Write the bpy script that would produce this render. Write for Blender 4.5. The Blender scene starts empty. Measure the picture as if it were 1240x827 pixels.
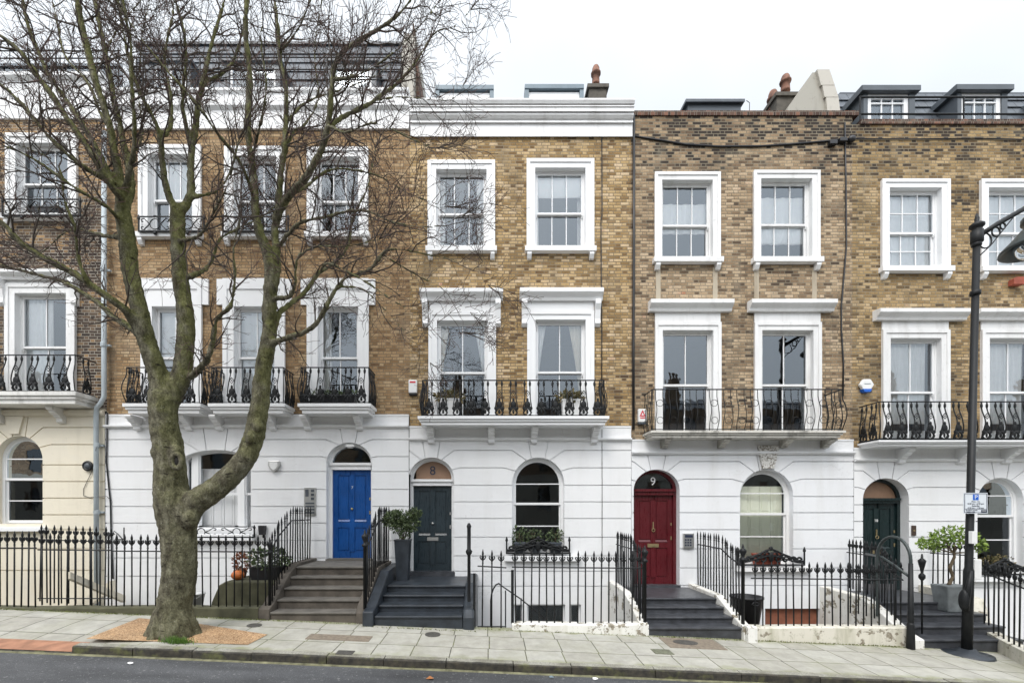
import bpy, bmesh, math, random
from math import sin, cos, pi, radians, sqrt
from mathutils import Vector, Matrix, noise
from mathutils.geometry import delaunay_2d_cdt
random.seed(7)
SC = bpy.context.scene
COL = SC.collection

# ------------------------------------------------------------------ camera, sky, sun, exposure
F, CXP, CYP, EZ = 540.0, 593.0, 620.0, 2.1
cd = bpy.data.cameras.new("camera"); cam = bpy.data.objects.new("camera", cd); COL.objects.link(cam)
cam.location = (0, 0, EZ); cam.rotation_euler = (radians(90), 0, 0)
cd.sensor_width = 36.0; cd.lens = F / 1240.0 * 36.0
cd.shift_x = 27.0 / 1240.0; cd.shift_y = 206.5 / 1240.0
cd.clip_start = 0.1; cd.clip_end = 2000
SC.camera = cam
SUN_EL, SUN_AZ = 52.0, 205.0       # azimuth clockwise from +Y: behind the camera, to the left
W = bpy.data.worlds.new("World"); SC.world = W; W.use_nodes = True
wn = W.node_tree; wn.nodes.clear()
wo = wn.nodes.new("ShaderNodeOutputWorld"); bg = wn.nodes.new("ShaderNodeBackground")
sky = wn.nodes.new("ShaderNodeTexSky"); sky.sky_type = 'NISHITA'; sky.sun_disc = False
sky.sun_elevation = radians(SUN_EL); sky.sun_rotation = radians(SUN_AZ)
sky.air_density = 1.0; sky.dust_density = 6.0; sky.ozone_density = 1.0
mixw = wn.nodes.new("ShaderNodeMix"); mixw.data_type = 'RGBA'; mixw.inputs[0].default_value = 0.86
tcw = wn.nodes.new("ShaderNodeTexCoord"); nzw = wn.nodes.new("ShaderNodeTexNoise")
nzw.inputs["Scale"].default_value = 2.2; nzw.inputs["Detail"].default_value = 4
rmp = wn.nodes.new("ShaderNodeValToRGB")
rmp.color_ramp.elements[0].position = 0.3; rmp.color_ramp.elements[0].color = (8.5, 9.1, 9.7, 1)
rmp.color_ramp.elements[1].position = 0.7; rmp.color_ramp.elements[1].color = (10.3, 10.8, 11.3, 1)
wn.links.new(tcw.outputs["Generated"], nzw.inputs["Vector"]); wn.links.new(nzw.outputs["Fac"], rmp.inputs[0])
wn.links.new(sky.outputs[0], mixw.inputs[6]); wn.links.new(rmp.outputs[0], mixw.inputs[7])
sepw = wn.nodes.new("ShaderNodeSeparateXYZ"); wn.links.new(tcw.outputs["Generated"], sepw.inputs[0])
def wmath(op, a, b):
    nd = wn.nodes.new("ShaderNodeMath"); nd.operation = op
    for i, v in enumerate((a, b)):
        if isinstance(v, (int, float)): nd.inputs[i].default_value = v
        else: wn.links.new(v, nd.inputs[i])
    return nd.outputs[0]
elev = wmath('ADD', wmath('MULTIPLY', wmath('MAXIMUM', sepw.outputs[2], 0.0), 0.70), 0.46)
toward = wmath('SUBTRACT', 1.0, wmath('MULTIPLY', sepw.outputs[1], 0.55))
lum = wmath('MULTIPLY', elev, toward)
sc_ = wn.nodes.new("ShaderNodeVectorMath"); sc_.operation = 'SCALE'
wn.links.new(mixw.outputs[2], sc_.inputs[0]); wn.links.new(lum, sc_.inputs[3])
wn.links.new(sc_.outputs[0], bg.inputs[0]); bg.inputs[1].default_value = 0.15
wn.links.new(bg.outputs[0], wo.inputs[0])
sd = bpy.data.lights.new("sun", 'SUN'); sd.energy = 1.25; sd.angle = radians(22); sd.color = (1.0, 0.97, 0.93)
sun = bpy.data.objects.new("sun", sd); COL.objects.link(sun)
az, el = radians(SUN_AZ), radians(SUN_EL)
sdir = Vector((sin(az) * cos(el), cos(az) * cos(el), sin(el)))
sun.rotation_euler = sdir.to_track_quat('Z', 'Y').to_euler()
SC.view_settings.view_transform = 'Standard'; SC.view_settings.look = 'None'
SC.view_settings.gamma = 1; SC.view_settings.use_curve_mapping = False
SC.view_settings.exposure = 0.42

# ------------------------------------------------------------------ helpers: measures
S = 53.0
YF = F / S                      # facade plane
YB = 9.68                       # front of the balconies
YR = 8.05                       # railing line
YK = 6.34                       # kerb face
def fx(px): return (px - CXP) / S
def fz(py): return EZ + (CYP - py) / S
def wx(px, Y): return (px - CXP) * Y / F
def wz(py, Y): return EZ + (CYP - py) * Y / F
def zp(x, Y): return 0.02 - 0.042 * x - 0.04 * (8.0 - Y) - 0.02 * max(0.0, x - 7.0)     # the pavement surface
def ground_at(px, py):
    a, b = (px - CXP) / F, (py - CYP) / F
    Y = 2.4 / (b - 0.042 * a + 0.04); return (a * Y, Y, zp(a * Y, Y))

# ------------------------------------------------------------------ helpers: things and parts
ORG = {}
def thing(name, label, cat, loc=(0, 0, 0), group=None):
    o = bpy.data.objects.new(name, None); COL.objects.link(o); o.empty_display_size = 0.2
    o.location = loc; o['label'] = label; o['category'] = cat
    if group: o['group'] = group
    ORG[o.name] = Vector(loc)
    return o
def tag(o, label, cat, group=None):
    o['label'] = label; o['category'] = cat
    if group: o['group'] = group
    return o
def link(name, me, mat, parent=None, smooth=False):
    if mat is not None and not me.materials: me.materials.append(mat)
    o = bpy.data.objects.new(name, me); COL.objects.link(o)
    if parent is not None:
        o.parent = parent; ORG[o.name] = ORG[parent.name].copy()
    else: ORG[o.name] = Vector((0, 0, 0))
    return o

class MB:
    def __init__(s): s.v = []; s.f = []
    def add(s, vs, fs):
        b = len(s.v); s.v += [tuple(v) for v in vs]; s.f += [tuple(i + b for i in f) for f in fs]; return s
    def box(s, x0, x1, y0, y1, z0, z1):
        if x0 > x1: x0, x1 = x1, x0
        if y0 > y1: y0, y1 = y1, y0
        if z0 > z1: z0, z1 = z1, z0
        return s.add([(x0,y0,z0),(x1,y0,z0),(x1,y1,z0),(x0,y1,z0),(x0,y0,z1),(x1,y0,z1),(x1,y1,z1),(x0,y1,z1)],
                     [(0,3,2,1),(4,5,6,7),(0,1,5,4),(1,2,6,5),(2,3,7,6),(3,0,4,7)])
    def prism(s, poly, y0, y1):           # polygon in (x, z), extruded along y
        n = len(poly); a = sum(poly[i][0]*poly[(i+1)%n][1]-poly[(i+1)%n][0]*poly[i][1] for i in range(n))
        if a < 0: poly = poly[::-1]
        vs = [(p[0], y0, p[1]) for p in poly] + [(p[0], y1, p[1]) for p in poly]
        fs = [tuple(range(n)), tuple(range(2*n-1, n-1, -1))] + [(i, i+n, (i+1)%n+n, (i+1)%n) for i in range(n)]
        return s.add(vs, fs)
    def prismx(s, poly, x0, x1):          # polygon in (y, z), extruded along x
        n = len(poly); a = sum(poly[i][0]*poly[(i+1)%n][1]-poly[(i+1)%n][0]*poly[i][1] for i in range(n))
        if a < 0: poly = poly[::-1]
        if x0 > x1: x0, x1 = x1, x0
        vs = [(x1, p[0], p[1]) for p in poly] + [(x0, p[0], p[1]) for p in poly]
        fs = [tuple(range(n)), tuple(range(2*n-1, n-1, -1))] + [(i, i+n, (i+1)%n+n, (i+1)%n) for i in range(n)]
        return s.add(vs, fs)
    def ring(s, outer, inner, y0, y1):    # open or closed strip between two equal-length polylines in (x, z)
        n = len(outer); vs = []
        for y in (y0, y1):
            vs += [(p[0], y, p[1]) for p in outer] + [(p[0], y, p[1]) for p in inner]
        fs = []
        for i in range(n - 1):
            j = i + 1
            fs += [(i, j, n+j, n+i), (2*n+i, 3*n+i, 3*n+j, 2*n+j), (i, 2*n+i, 2*n+j, j), (n+i, n+j, 3*n+j, 3*n+i)]
        fs += [(0, n, 3*n, 2*n), (n-1, 3*n-1, 4*n-1, 2*n-1)]
        return s.add(vs, fs)
    def tube(s, pts, rad, n=8, cap=True):
        pts = [Vector(p) for p in pts]; m = len(pts)
        if not hasattr(rad, '__len__'): rad = [rad] * m
        vs, fs, up = [], [], None
        for i in range(m):
            t = (pts[min(i+1, m-1)] - pts[max(i-1, 0)])
            if t.length < 1e-9: t = Vector((0, 0, 1))
            t.normalize()
            if up is None: up = Vector((1, 0, 0)) if abs(t.x) < 0.8 else Vector((0, 1, 0))
            a = up - t * up.dot(t)
            if a.length < 1e-6: a = t.orthogonal()
            a.normalize(); b = t.cross(a); up = a
            for k in range(n):
                w = 2 * pi * k / n
                vs.append(pts[i] + (a * cos(w) + b * sin(w)) * rad[i])
        for i in range(m - 1):
            for k in range(n):
                k2 = (k + 1) % n
                fs.append((i*n+k, i*n+k2, (i+1)*n+k2, (i+1)*n+k))
        if cap: fs += [tuple(range(n-1, -1, -1)), tuple(range((m-1)*n, m*n))]
        return s.add(vs, fs)
    def lathe(s, prof, c=(0, 0, 0), n=12):   # prof: (radius, z)
        vs, fs = [], []
        for r, z in prof:
            for k in range(n):
                w = 2*pi*k/n; vs.append((c[0]+r*cos(w), c[1]+r*sin(w), c[2]+z))
        for i in range(len(prof)-1):
            for k in range(n):
                k2 = (k+1) % n; fs.append((i*n+k, i*n+k2, (i+1)*n+k2, (i+1)*n+k))
        fs += [tuple(range(n-1, -1, -1)), tuple(range((len(prof)-1)*n, len(prof)*n))]
        return s.add(vs, fs)
    def ball(s, c, r, n=8, m=6):
        rx, ry, rz = r if hasattr(r, '__len__') else (r, r, r)
        vs, fs = [], []
        for i in range(m+1):
            ph = pi * (0.02 + 0.96 * i / m) - pi/2
            for k in range(n):
                w = 2*pi*k/n; vs.append((c[0]+rx*cos(ph)*cos(w), c[1]+ry*cos(ph)*sin(w), c[2]+rz*sin(ph)))
        for i in range(m):
            for k in range(n):
                k2 = (k+1) % n; fs.append((i*n+k, i*n+k2, (i+1)*n+k2, (i+1)*n+k))
        return s.add(vs, fs)
    def torus(s, c, R, r, n=16, m=6, sz=1.0):    # ring standing in the x-z plane
        pts = [(c[0]+R*cos(2*pi*k/n), c[1], c[2]+R*sz*sin(2*pi*k/n)) for k in range(n+1)]
        return s.tube(pts, r, m, False)
    def mesh(s, name, off=None):
        vs = s.v if off is None else [(v[0]-off[0], v[1]-off[1], v[2]-off[2]) for v in s.v]
        me = bpy.data.meshes.new(name); me.from_pydata(vs, [], s.f); me.update(); return me
    def build(s, name, mat, parent=None, smooth=False, bevel=0):
        off = ORG[parent.name] if parent is not None else None
        me = s.mesh(name, off)
        if smooth:
            for p in me.polygons: p.use_smooth = True
        o = link(name, me, mat, parent)
        if bevel:
            b = o.modifiers.new("bevel", 'BEVEL'); b.width = bevel; b.segments = 2; b.limit_method = 'ANGLE'; b.angle_limit = radians(50)
        return o
def struct(mb, name, mat):
    o = mb.build(name, mat); o['kind'] = 'structure'; return o

def inside(p, poly):
    x, y = p; c = False; n = len(poly); j = n - 1
    for i in range(n):
        xi, yi = poly[i]; xj, yj = poly[j]
        if (yi > y) != (yj > y) and x < (xj-xi)*(y-yi)/(yj-yi)+xi: c = not c
        j = i
    return c
def seg(p, q, w=0.016):
    d = Vector((q[0]-p[0], q[1]-p[1])); d.normalize(); nx, ny = -d.y*w/2, d.x*w/2
    return [(p[0]+nx, p[1]+ny), (q[0]+nx, q[1]+ny), (q[0]-nx, q[1]-ny), (p[0]-nx, p[1]-ny)]
def wall_mb(outline, holes, grooves, Y, reveal=0.2, gd=0.032):
    vs, es = [], []
    for poly in [outline] + holes + grooves:
        b = len(vs); n = len(poly); vs += [Vector(p) for p in poly]; es += [(b+i, b+(i+1) % n) for i in range(n)]
    V, E, T = delaunay_2d_cdt(vs, es, [], 0, 1e-5)[:3]
    bb = [(min(p[0] for p in g), max(p[0] for p in g), min(p[1] for p in g), max(p[1] for p in g)) for g in grooves]
    cls = []
    for t in T:
        c = sum((V[i] for i in t), Vector((0, 0))) / len(t); c = (c.x, c.y)
        if not inside(c, outline): cls.append('o'); continue
        k = 'f'
        for h in holes:
            if inside(c, h): k = 'h'; break
        if k == 'f':
            for g, q in zip(grooves, bb):
                if q[0] <= c[0] <= q[1] and q[2] <= c[1] <= q[3] and inside(c, g): k = 'g'; break
        cls.append(k)
    mb = MB(); n = len(V)
    mb.v = [(v.x, Y, v.y) for v in V] + [(v.x, Y+gd, v.y) for v in V] + [(v.x, Y+reveal, v.y) for v in V]
    lev = {'f': 0, 'g': n, 'h': 2*n, 'o': 2*n}
    em = {}
    for t, k in zip(T, cls):
        a = (V[t[1]]-V[t[0]]).cross(V[t[2]]-V[t[0]]); tt = tuple(t) if a > 0 else tuple(reversed(t))
        if k in 'fg': mb.f.append(tuple(i+lev[k] for i in tt))
        for i in range(len(tt)): em.setdefault(frozenset((tt[i], tt[(i+1) % len(tt)])), []).append((tt[i], tt[(i+1) % len(tt)], k))
    for e, l in em.items():
        if len(l) != 2: continue
        (a, b, k1), (_, _, k2) = l
        if k1 == k2: continue
        if lev[k1] > lev[k2]: a, b = b, a; k1, k2 = k2, k1
        if k1 in 'fg' and lev[k1] != lev[k2]: mb.f.append((b+lev[k1], a+lev[k1], a+lev[k2], b+lev[k2]))
    return mb
def rect(x0, x1, z0, z1): return [(x0, z0), (x1, z0), (x1, z1), (x0, z1)]
def arch_line(x0, x1, z0, zs, zt, n=18):      # open polyline: foot, up, over the arch, down
    c, a, h = (x0+x1)/2, (x1-x0)/2, zt-zs
    return [(x0, z0)] + [(c - a*cos(pi*k/n), zs + h*sin(pi*k/n)) for k in range(n+1)] + [(x1, z0)]

# ------------------------------------------------------------------ materials
class NT:
    def __init__(s, name):
        s.m = bpy.data.materials.new(name); s.m.use_nodes = True; s.t = s.m.node_tree; s.t.nodes.clear()
        s.out = s.t.nodes.new("ShaderNodeOutputMaterial")
    def n(s, typ, **kw):
        nd = s.t.nodes.new(typ)
        for k, v in kw.items(): setattr(nd, k, v)
        return nd
    def L(s, a, b): s.t.links.new(a, b)
    def put(s, sock, v):
        if hasattr(v, 'is_output') or hasattr(v, 'links'): s.L(v, sock)
        else: sock.default_value = v
    def math(s, op, a, b=0.0, c=0.0):
        nd = s.n("ShaderNodeMath", operation=op); s.put(nd.inputs[0], a); s.put(nd.inputs[1], b); s.put(nd.inputs[2], c); return nd.outputs[0]
    def mix(s, f, a, b, blend='MIX'):
        nd = s.n("ShaderNodeMix", data_type='RGBA', blend_type=blend); s.put(nd.inputs[0], f)
        s.put(nd.inputs[6], a if not isinstance(a, tuple) else (*a[:3], 1)); s.put(nd.inputs[7], b if not isinstance(b, tuple) else (*b[:3], 1)); return nd.outputs[2]
    def pos(s):
        g = s.n("ShaderNodeNewGeometry"); sp = s.n("ShaderNodeSeparateXYZ"); s.L(g.outputs["Position"], sp.inputs[0])
        return g.outputs["Position"], sp.outputs[0], sp.outputs[1], sp.outputs[2]
    def scale(s, vec, sc):
        nd = s.n("ShaderNodeVectorMath", operation='MULTIPLY'); s.L(vec, nd.inputs[0]); nd.inputs[1].default_value = sc; return nd.outputs[0]
    def comb(s, x, y, z=0.0):
        nd = s.n("ShaderNodeCombineXYZ"); s.put(nd.inputs[0], x); s.put(nd.inputs[1], y); s.put(nd.inputs[2], z); return nd.outputs[0]
    def noise(s, vec, sc, det=4, rough=0.55):
        nd = s.n("ShaderNodeTexNoise"); s.L(vec, nd.inputs["Vector"]); nd.inputs["Scale"].default_value = sc
        nd.inputs["Detail"].default_value = det; nd.inputs["Roughness"].default_value = rough; return nd.outputs["Fac"]
    def ramp(s, f, stops, interp='LINEAR'):
        nd = s.n("ShaderNodeValToRGB"); r = nd.color_ramp; r.interpolation = interp
        while len(r.elements) < len(stops): r.elements.new(0.5)
        for e, (p, c) in zip(r.elements, stops):
            e.position = p; e.color = (*c[:3], 1) if hasattr(c, '__len__') else (c, c, c, 1)
        s.L(f, nd.inputs[0]); return nd.outputs[0]
    def bump(s, h, st=0.3, dist=0.01):
        nd = s.n("ShaderNodeBump"); nd.inputs["Strength"].default_value = st; nd.inputs["Distance"].default_value = dist; s.L(h, nd.inputs["Height"]); return nd.outputs[0]
    def done(s, col, rough=0.6, bump=None, metal=0.0, spec=0.5, trans=0):
        p = s.n("ShaderNodeBsdfPrincipled"); s.put(p.inputs["Base Color"], (*col[:3], 1) if isinstance(col, tuple) else col)
        s.put(p.inputs["Roughness"], rough); p.inputs["Metallic"].default_value = metal; p.inputs["Specular IOR Level"].default_value = spec
        if bump is not None: s.L(bump, p.inputs["Normal"])
        s.L(p.outputs[0], s.out.inputs[0]); return s.m

def brick_mat(name, stops, mortar, soot=0.0, soot_z=(6, 9), warm=0.0, wh=(0.30, 0.068), mw=0.010, stain_col=(0.05, 0.045, 0.04), tint=(1.0, 0.945, 0.97)):
    t = NT(name); P, x, y, z = t.pos()
    per, h = wh
    dist = t.noise(P, 3.0, 2); z2 = t.math('ADD', z, t.math('MULTIPLY', dist, 0.012)); x2 = t.math('ADD', x, t.math('MULTIPLY', t.noise(P, 9.0, 1), 0.012))
    row = t.math('FLOOR', t.math('DIVIDE', z2, h)); fr = t.math('FRACT', t.math('DIVIDE', z2, h))
    wob = t.n("ShaderNodeTexWhiteNoise", noise_dimensions='1D'); t.L(row, wob.inputs["W"])
    off = t.math('ADD', t.math('MULTIPLY', t.math('MODULO', row, 2.0), 0.5), t.math('MULTIPLY', wob.outputs[0], 0.10))
    u = t.math('ADD', t.math('DIVIDE', x2, per), off); ui = t.math('FLOOR', u); p = t.math('FRACT', u)
    hd = t.math('GREATER_THAN', p, 0.66)
    idx = t.math('ADD', t.math('MULTIPLY', ui, 2.0), hd)
    wn_ = t.n("ShaderNodeTexWhiteNoise", noise_dimensions='2D'); t.L(t.comb(idx, row), wn_.inputs["Vector"])
    rnd = wn_.outputs["Value"]
    ex = t.math('MULTIPLY', t.math('MINIMUM', t.math('ABSOLUTE', p), t.math('MINIMUM', t.math('ABSOLUTE', t.math('SUBTRACT', p, 0.66)), t.math('SUBTRACT', 1.0, p))), per)
    ez = t.math('MULTIPLY', t.math('MINIMUM', fr, t.math('SUBTRACT', 1.0, fr)), h)
    edge = t.math('ADD', t.math('MINIMUM', ex, ez), t.math('MULTIPLY', t.math('SUBTRACT', t.noise(P, 60, 2), 0.5), 0.006))
    mask = t.ramp(edge, [(0.0, 0.0), (mw * 0.35, 0.0), (mw * 0.75, 1.0), (1.0, 1.0)])
    big = t.noise(P, 0.8, 4)
    r2 = t.math('ADD', t.math('ADD', t.math('MULTIPLY', rnd, 0.84), 0.08), t.math('MULTIPLY', t.math('SUBTRACT', big, 0.5), 0.5))
    if soot:
        zf = t.n("ShaderNodeMapRange"); t.L(t.math('ADD', z, t.math('MULTIPLY', t.math('SUBTRACT', t.noise(P, 1.1, 4), 0.5), 2.2)), zf.inputs[0]); zf.inputs[1].default_value = soot_z[0]; zf.inputs[2].default_value = soot_z[1]
        r2 = t.math('SUBTRACT', r2, t.math('MULTIPLY', zf.outputs[0], soot))
    stops = [(p_, (c_[0]*tint[0], c_[1]*tint[1], c_[2]*tint[2])) for p_, c_ in stops]
    bc = t.ramp(r2, stops)
    fine = t.noise(P, 38, 3); bc = t.mix(0.6, bc, t.ramp(fine, [(0.25, 0.6), (0.75, 1.35)]), 'MULTIPLY')
    # soft grime patches with their own outline
    gr = t.ramp(t.noise(t.scale(P, (1.4, 1, 0.5)), 1.3, 5), [(0.52, 0.0), (0.72, 1.0)])
    bc = t.mix(t.math('MULTIPLY', gr, 0.45), bc, stain_col)
    bl = t.ramp(t.noise(t.scale(P, (1.0, 1, 0.6)), 1.9, 5, 0.6), [(0.56, 0.0), (0.72, 1.0)]); bc = t.mix(t.math('MULTIPLY', bl, 0.20), bc, (0.52, 0.46, 0.35))
    mc = t.mix(t.ramp(t.noise(P, 2.0, 4), [(0.35, 0.0), (0.7, 1.0)]), mortar, tuple(c * 0.55 for c in mortar))
    colr = t.mix(mask, mc, bc)
    hgt = t.math('ADD', mask, t.math('MULTIPLY', fine, 0.35))
    return t.done(colr, 0.9, t.bump(hgt, 0.55, 0.008), spec=0.2)

def paint_mat(name, col, grime=(0.45, 0.43, 0.38), amt=0.35, rough=0.55, flake=0.0, crack=False):
    t = NT(name); P, x, y, z = t.pos()
    st = t.ramp(t.noise(t.scale(P, (3.5, 3.5, 0.5)), 1.0, 6, 0.62), [(0.50, 0.0), (0.78, 1.0)])
    sp = t.ramp(t.noise(P, 9, 6, 0.7), [(0.58, 0.0), (0.74, 1.0)])
    c = t.mix(t.math('MULTIPLY', st, amt), col, grime)
    c = t.mix(t.math('MULTIPLY', sp, amt * 0.7), c, tuple(g * 0.75 for g in grime))
    c = t.mix(0.10, c, t.ramp(t.noise(P, 0.7, 3), [(0.3, 0.75), (0.7, 1.1)]), 'MULTIPLY')
    if crack:
        vo = t.n("ShaderNodeTexVoronoi", feature='DISTANCE_TO_EDGE'); vo.inputs["Scale"].default_value = 0.8
        wv = t.n("ShaderNodeVectorMath", operation='ADD'); nz = t.n("ShaderNodeTexNoise"); t.L(P, nz.inputs["Vector"]); nz.inputs["Scale"].default_value = 4; nz.inputs["Detail"].default_value = 5
        t.L(P, wv.inputs[0]); t.L(nz.outputs["Color"], wv.inputs[1]); t.L(wv.outputs[0], vo.inputs["Vector"])
        ck = t.math('MULTIPLY', t.ramp(vo.outputs["Distance"], [(0.0, 1.0), (0.006, 0.0)]), t.ramp(t.noise(P, 0.6, 3), [(0.52, 0.0), (0.62, 1.0)]))
        c = t.mix(t.math('MULTIPLY', ck, 0.5), c, (0.33, 0.32, 0.30))
        ptc = t.ramp(t.noise(t.scale(P, (0.7, 1, 0.9)), 1.1, 2), [(0.56, 0.0), (0.575, 1.0)]); c = t.mix(t.math('MULTIPLY', ptc, 0.06), c, (0.55, 0.56, 0.58))
    if flake:
        fl = t.ramp(t.noise(P, 5.5, 7, 0.68), [(0.62 - flake * 0.12, 0.0), (0.64 - flake * 0.12, 1.0)])
        c = t.mix(fl, c, t.ramp(t.noise(P, 20, 4), [(0.3, (0.16, 0.13, 0.09)), (0.7, (0.36, 0.33, 0.26))]))
        return t.done(c, 0.7, t.bump(t.math('SUBTRACT', 1.0, fl), 0.4, 0.01))
    return t.done(c, rough, t.bump(t.noise(P, 26, 4), 0.10, 0.004))
def plain(name, col, rough=0.5, var=0.12, sc=8, bmp=0.08, metal=0.0, spec=0.5):
    t = NT(name); P, x, y, z = t.pos(); n_ = t.noise(P, sc, 5)
    c = t.mix(1.0, col, t.ramp(n_, [(0.25, 1 - var), (0.75, 1 + var)]), 'MULTIPLY')
    return t.done(c, rough, t.bump(t.noise(P, sc * 5, 3), bmp, 0.004), metal, spec)
def door_paint(name, col):
    t = NT(name); P, x, y, z = t.pos()
    br = t.noise(t.scale(P, (9, 9, 0.8)), 5, 5, 0.6); bl = t.noise(P, 2.3, 4)
    c = t.mix(1.0, col, t.ramp(bl, [(0.3, 0.82), (0.7, 1.18)]), 'MULTIPLY'); c = t.mix(0.35, c, t.ramp(br, [(0.3, 0.75), (0.7, 1.25)]), 'MULTIPLY')
    sf = t.ramp(t.noise(P, 13, 6, 0.7), [(0.67, 0.0), (0.70, 1.0)]); c = t.mix(t.math('MULTIPLY', sf, 0.35), c, tuple(min(1, q * 1.6 + 0.03) for q in col))
    return t.done(c, t.ramp(br, [(0.3, 0.22), (0.7, 0.42)]), t.bump(br, 0.12, 0.004))
def glass_mat(name, refl=0.16, tint=(0.86, 0.9, 0.92)):
    t = NT(name); P, *_ = t.pos()
    tr = t.n("ShaderNodeBsdfTransparent"); tr.inputs[0].default_value = (*tint, 1)
    gl = t.n("ShaderNodeBsdfGlossy"); gl.inputs[0].default_value = (0.85, 0.93, 1.0, 1); gl.inputs["Roughness"].default_value = 0.012
    t.L(t.bump(t.noise(P, 2.0, 2), 0.07, 0.03), gl.inputs["Normal"])
    fr = t.n("ShaderNodeFresnel"); fr.inputs[0].default_value = 1.5
    f = t.math('ADD', t.math('MULTIPLY', fr.outputs[0], 1.0), refl - 0.04)
    mx = t.n("ShaderNodeMixShader"); t.L(f, mx.inputs[0]); t.L(tr.outputs[0], mx.inputs[1]); t.L(gl.outputs[0], mx.inputs[2])
    t.L(mx.outputs[0], t.out.inputs[0]); return t.m
def leaf_mat(name, a, b):
    t = NT(name); P, *_ = t.pos()
    oi = t.n("ShaderNodeNewGeometry")
    c = t.ramp(oi.outputs["Random Per Island"], [(0.0, a), (1.0, b)])
    return t.done(c, 0.5, spec=0.35)

BRK_A = brick_mat("brick_left", [(0.0, (0.04, 0.034, 0.03)), (0.40, (0.085, 0.066, 0.05)), (0.68, (0.15, 0.11, 0.072)), (0.9, (0.30, 0.205, 0.105)), (1.0, (0.40, 0.27, 0.13))], (0.40, 0.37, 0.31), soot=-0.42, soot_z=(8.6, 10.4))
BRK_7 = brick_mat("brick_ochre", [(0.0, (0.12, 0.075, 0.04)), (0.14, (0.22, 0.135, 0.065)), (0.45, (0.33, 0.215, 0.105)), (0.8, (0.41, 0.285, 0.15)), (0.95, (0.46, 0.34, 0.19)), (1.0, (0.38, 0.20, 0.11))], (0.23, 0.18, 0.12), mw=0.012, tint=(0.99, 0.98, 1.04))
BRK_8 = brick_mat("brick_yellow", [(0.0, (0.09, 0.06, 0.035)), (0.10, (0.18, 0.115, 0.05)), (0.30, (0.31, 0.215, 0.09)), (0.55, (0.43, 0.315, 0.145)), (0.80, (0.52, 0.40, 0.215)), (0.95, (0.59, 0.48, 0.30)), (1.0, (0.40, 0.20, 0.12))], (0.26, 0.21, 0.14), mw=0.015, tint=(1.06, 1.0, 1.05))
BRK_9 = brick_mat("brick_brown", [(0.0, (0.045, 0.037, 0.03)), (0.10, (0.10, 0.074, 0.05)), (0.22, (0.21, 0.15, 0.09)), (0.45, (0.33, 0.25, 0.15)), (0.75, (0.44, 0.345, 0.215)), (0.95, (0.52, 0.42, 0.28)), (1.0, (0.40, 0.18, 0.10))], (0.25, 0.215, 0.155), soot=0.50, soot_z=(9.7, 11.3), mw=0.014)
BRK_10 = brick_mat("brick_stock", [(0.0, (0.05, 0.04, 0.03)), (0.12, (0.12, 0.085, 0.045)), (0.30, (0.25, 0.175, 0.08)), (0.55, (0.36, 0.265, 0.125)), (0.85, (0.46, 0.35, 0.19)), (0.97, (0.52, 0.42, 0.25)), (1.0, (0.38, 0.19, 0.10))], (0.25, 0.21, 0.145), soot=0.42, soot_z=(9.7, 11.2), mw=0.014)
BRK_O = brick_mat("brick_opposite", [(0.0, (0.12, 0.085, 0.06)), (1.0, (0.34, 0.25, 0.15))], (0.34, 0.3, 0.24))
BRK_P = brick_mat("brick_coping", [(0.0, (0.04, 0.028, 0.024)), (0.7, (0.12, 0.07, 0.05)), (1.0, (0.28, 0.15, 0.10))], (0.25, 0.22, 0.18), wh=(0.15, 0.11))
WHITE = paint_mat("white_stucco", (0.80, 0.805, 0.81), amt=0.15, crack=True)
WHITE9 = paint_mat("white_stucco_weathered", (0.775, 0.785, 0.80), amt=0.22, crack=True)
TRIM = paint_mat("white_trim", (0.82, 0.825, 0.83), amt=0.035, rough=0.4)
TRIMW = paint_mat("white_trim_weathered", (0.79, 0.79, 0.785), grime=(0.22, 0.2, 0.17), amt=0.32, rough=0.5)
SLABW = paint_mat("white_slab_stained", (0.74, 0.73, 0.70), grime=(0.13, 0.12, 0.09), amt=0.6)
CORN = paint_mat("cornice_paint_streaked", (0.80, 0.80, 0.80), grime=(0.30, 0.28, 0.25), amt=0.38)
SLABD = paint_mat("balcony_slab_blackened", (0.60, 0.58, 0.53), grime=(0.05, 0.048, 0.036), amt=1.0)
PLSTR = paint_mat("weathered_plaster", (0.42, 0.36, 0.27), grime=(0.22, 0.165, 0.10), amt=1.0)
CREAM = paint_mat("cream_stucco", (0.76, 0.70, 0.57), grime=(0.42, 0.37, 0.27), amt=0.26, crack=True)
FLAKE = paint_mat("flaking_white_paint", (0.74, 0.73, 0.69), grime=(0.38, 0.34, 0.22), amt=0.55, flake=0.5)
LICHEN = paint_mat("lichen_stone", (0.62, 0.59, 0.51), grime=(0.22, 0.22, 0.11), amt=0.8, flake=0.35)
IRON = plain("black_iron", (0.010, 0.011, 0.012), 0.5, 0.3, 14, 0.2, spec=0.3)
IRONG = plain("grey_green_iron", (0.035, 0.045, 0.045), 0.4, 0.3, 14, 0.2)
GLASS = glass_mat("window_glass", 0.14, (1.0, 1.0, 1.0))
GLASSL = glass_mat("window_glass_dark", 0.095, (0.85, 0.87, 0.88))
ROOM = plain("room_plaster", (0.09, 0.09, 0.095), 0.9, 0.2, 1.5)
SLATE = plain("slate", (0.072, 0.083, 0.098), 0.45, 0.35, 5, 0.3)
LEAD = plain("lead_sheet", (0.075, 0.088, 0.102), 0.45, 0.18, 3, 0.15)
ZINC = plain("blue_grey_zinc", (0.15, 0.20, 0.235), 0.42, 0.15, 4, 0.1)
RENDER = paint_mat("grey_render", (0.36, 0.34, 0.29), grime=(0.12, 0.11, 0.09), amt=0.6)
TERRA = plain("terracotta_pot", (0.20, 0.10, 0.068), 0.85, 0.75, 5, 0.3)
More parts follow.
